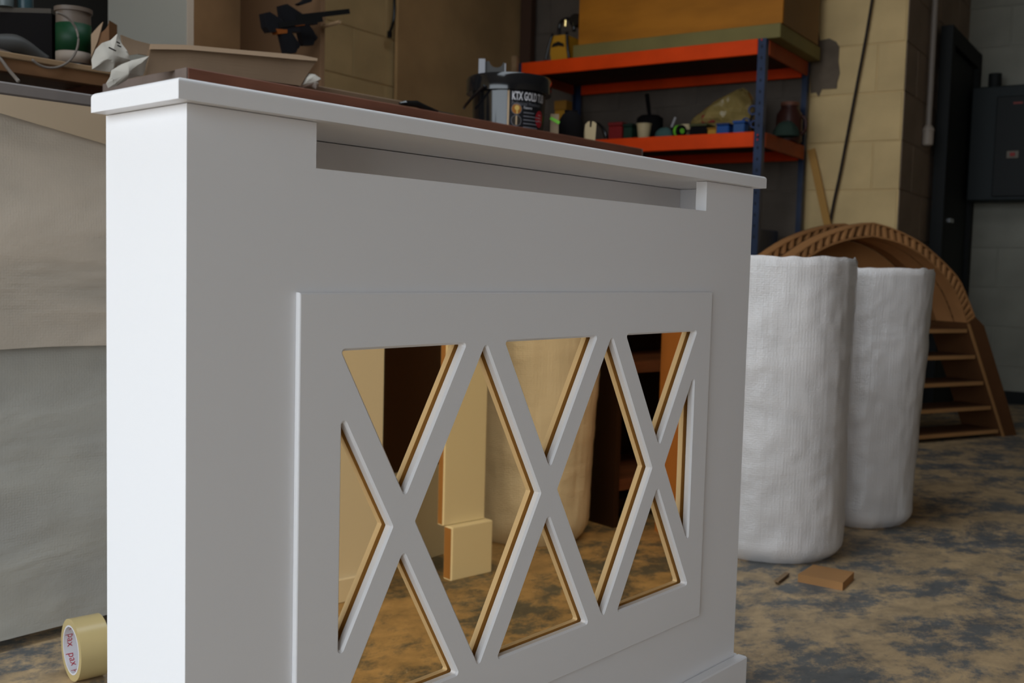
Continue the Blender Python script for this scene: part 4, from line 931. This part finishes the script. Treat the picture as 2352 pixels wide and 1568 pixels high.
B().lathe([(0.03, 0.6205), (0.034, 0.64), (0.034, 0.70), (0.02, 0.70)], 16, (-0.12, WU - 0.10, 0)).build('cable_gland', DK, t, smooth=0.6)
B().tube([(-0.05, 0.40, 0.621), (-0.05, 0.40, HT - 1.14)], 0.02, 10).build('conduit', DK, t)
b = B().prism([room(VF - 0.027, 1.10), room(VF - 0.027, UR + 0.05), room(VF - 0.04, UR + 0.05), room(VF - 0.04, 1.10)], (0, 0, 0.07)); struct(b.build('baseboard_far', DK))

# ================================================================== THINGS STANDING OPPOSITE THE MIRROR (seen in its reflection)
t = thing('white_panel', 'tall white painted panel standing opposite the mirror, nearest the camera', 'panel', (0.98, -0.08, 0), math.radians(8))
B().box(0, 0.455, -0.02, 0, 0.0, 1.15, 0.002).build('panel_board', WHITE, t); B().box(0.0, 0.455, 0.0004, 0.008, 0.0, 0.05, 0.002).build('plinth_strip', WHITE, t)
t = thing('brown_board', 'dark brown glossy board standing between white panel and pilaster', 'board', (1.38, -0.13, 0), math.radians(-4))
B().box(0, 0.47, -0.018, 0, 0.0, 1.25, 0.002).build('board_face', mat('glossy_dark_brown', (0.045, 0.020, 0.012), 0.25), t)
B().box(0.0, 0.42, 0.0004, 0.02, 0.0, 0.22, 0.002).build('white_foot_rail', mat('off_white_paint', (0.62, 0.60, 0.56), 0.5), t)
t = thing('pilaster', 'cream painted fireplace pilaster on a square plinth block', 'pilaster', (1.595, 0.03, 0), math.radians(7))
CRP = mat('cream_lacquer', (0.88, 0.84, 0.73), 0.45)
B().box(0.0, 0.118, -0.030, 0.0, 0.0, 0.122, 0.003, 2).build('plinth_block', CRP, t); B().box(-0.012, 0.108, -0.040, -0.018, 0.1225, 1.20, 0.003, 2).build('shaft', CRP, t)
B().box(-0.0006, -0.0003, -0.027, -0.003, 0.004, 0.118).build('raw_edge', MDF, t); B().box(-0.0126, -0.0123, -0.037, -0.021, 0.126, 1.19).build('raw_edge', MDF, t)
wrap_roll('bubble wrap roll standing beside the cream pilaster, seen in the mirror', 2.035, -0.12, 0.165, 1.05, 21, lean=(0.02, 0.0), flare=0.03)
t = thing('shelf_carcass', 'dark brown shelf carcass with open compartments, seen in the mirror', 'carcass', (2.30, -0.30, 0), math.radians(10))
DBR = mat('very_dark_brown', (0.03, 0.014, 0.009), 0.6)
B().box(0, 0.018, 0, 0.30, 0, 1.3).build('side_panel', DBR, t); B().box(0.50, 0.518, 0, 0.30, 0, 1.3).build('side_panel', DBR, t); B().box(0.0185, 0.4995, 0, 0.01, 0, 1.3).build('back_panel', DBR, t)
for z in (0.10, 0.42, 0.74, 1.06): B().box(0.0185, 0.4995, 0.0105, 0.298, z, z + 0.03).build('shelf', BROWNB, t)
a0, a1 = Vector((2.315, 0.085, 0)), Vector((2.235, 0.222, 0))
t = thing('orange_board', 'orange brown MDF board standing on edge in the mirror', 'board', a0); nn = Vector((a1 - a0).cross(Vector((0, 0, 1)))).normalized()
B().prism([Vector(), a1 - a0, a1 - a0 + nn * 0.018, nn * 0.018], (0, 0, 1.25)).build('board_face', mat('orange_mdf', (0.50, 0.20, 0.06), 0.6, var=0.12, vscale=3), t)
B().prism([nn * 0.0185, a1 - a0 + nn * 0.0185, a1 - a0 + nn * 0.0215, nn * 0.0215], (0, 0, 1.25)).build('board_facing', mat('orange_mdf', (0.50, 0.20, 0.06)), t)
t = thing('tan_board', 'tan brown board standing right of the orange board in the mirror', 'board', (2.232, 0.24, 0))
B().prism([Vector((0, 0, 0)), Vector((-0.02, 0.10, 0)), Vector((-0.003, 0.103, 0)), Vector((0.017, 0.003, 0))], (0, 0, 1.25)).build('board_face', mat('tan_mdf', (0.34, 0.19, 0.085), 0.6), t)
B().prism([Vector((0.0175, 0.003, 0)), Vector((-0.0025, 0.103, 0)), Vector((-0.0005, 0.1033, 0)), Vector((0.0195, 0.0033, 0))], (0, 0, 1.25)).build('board_facing', mat('tan_mdf', (0.34, 0.19, 0.085)), t)
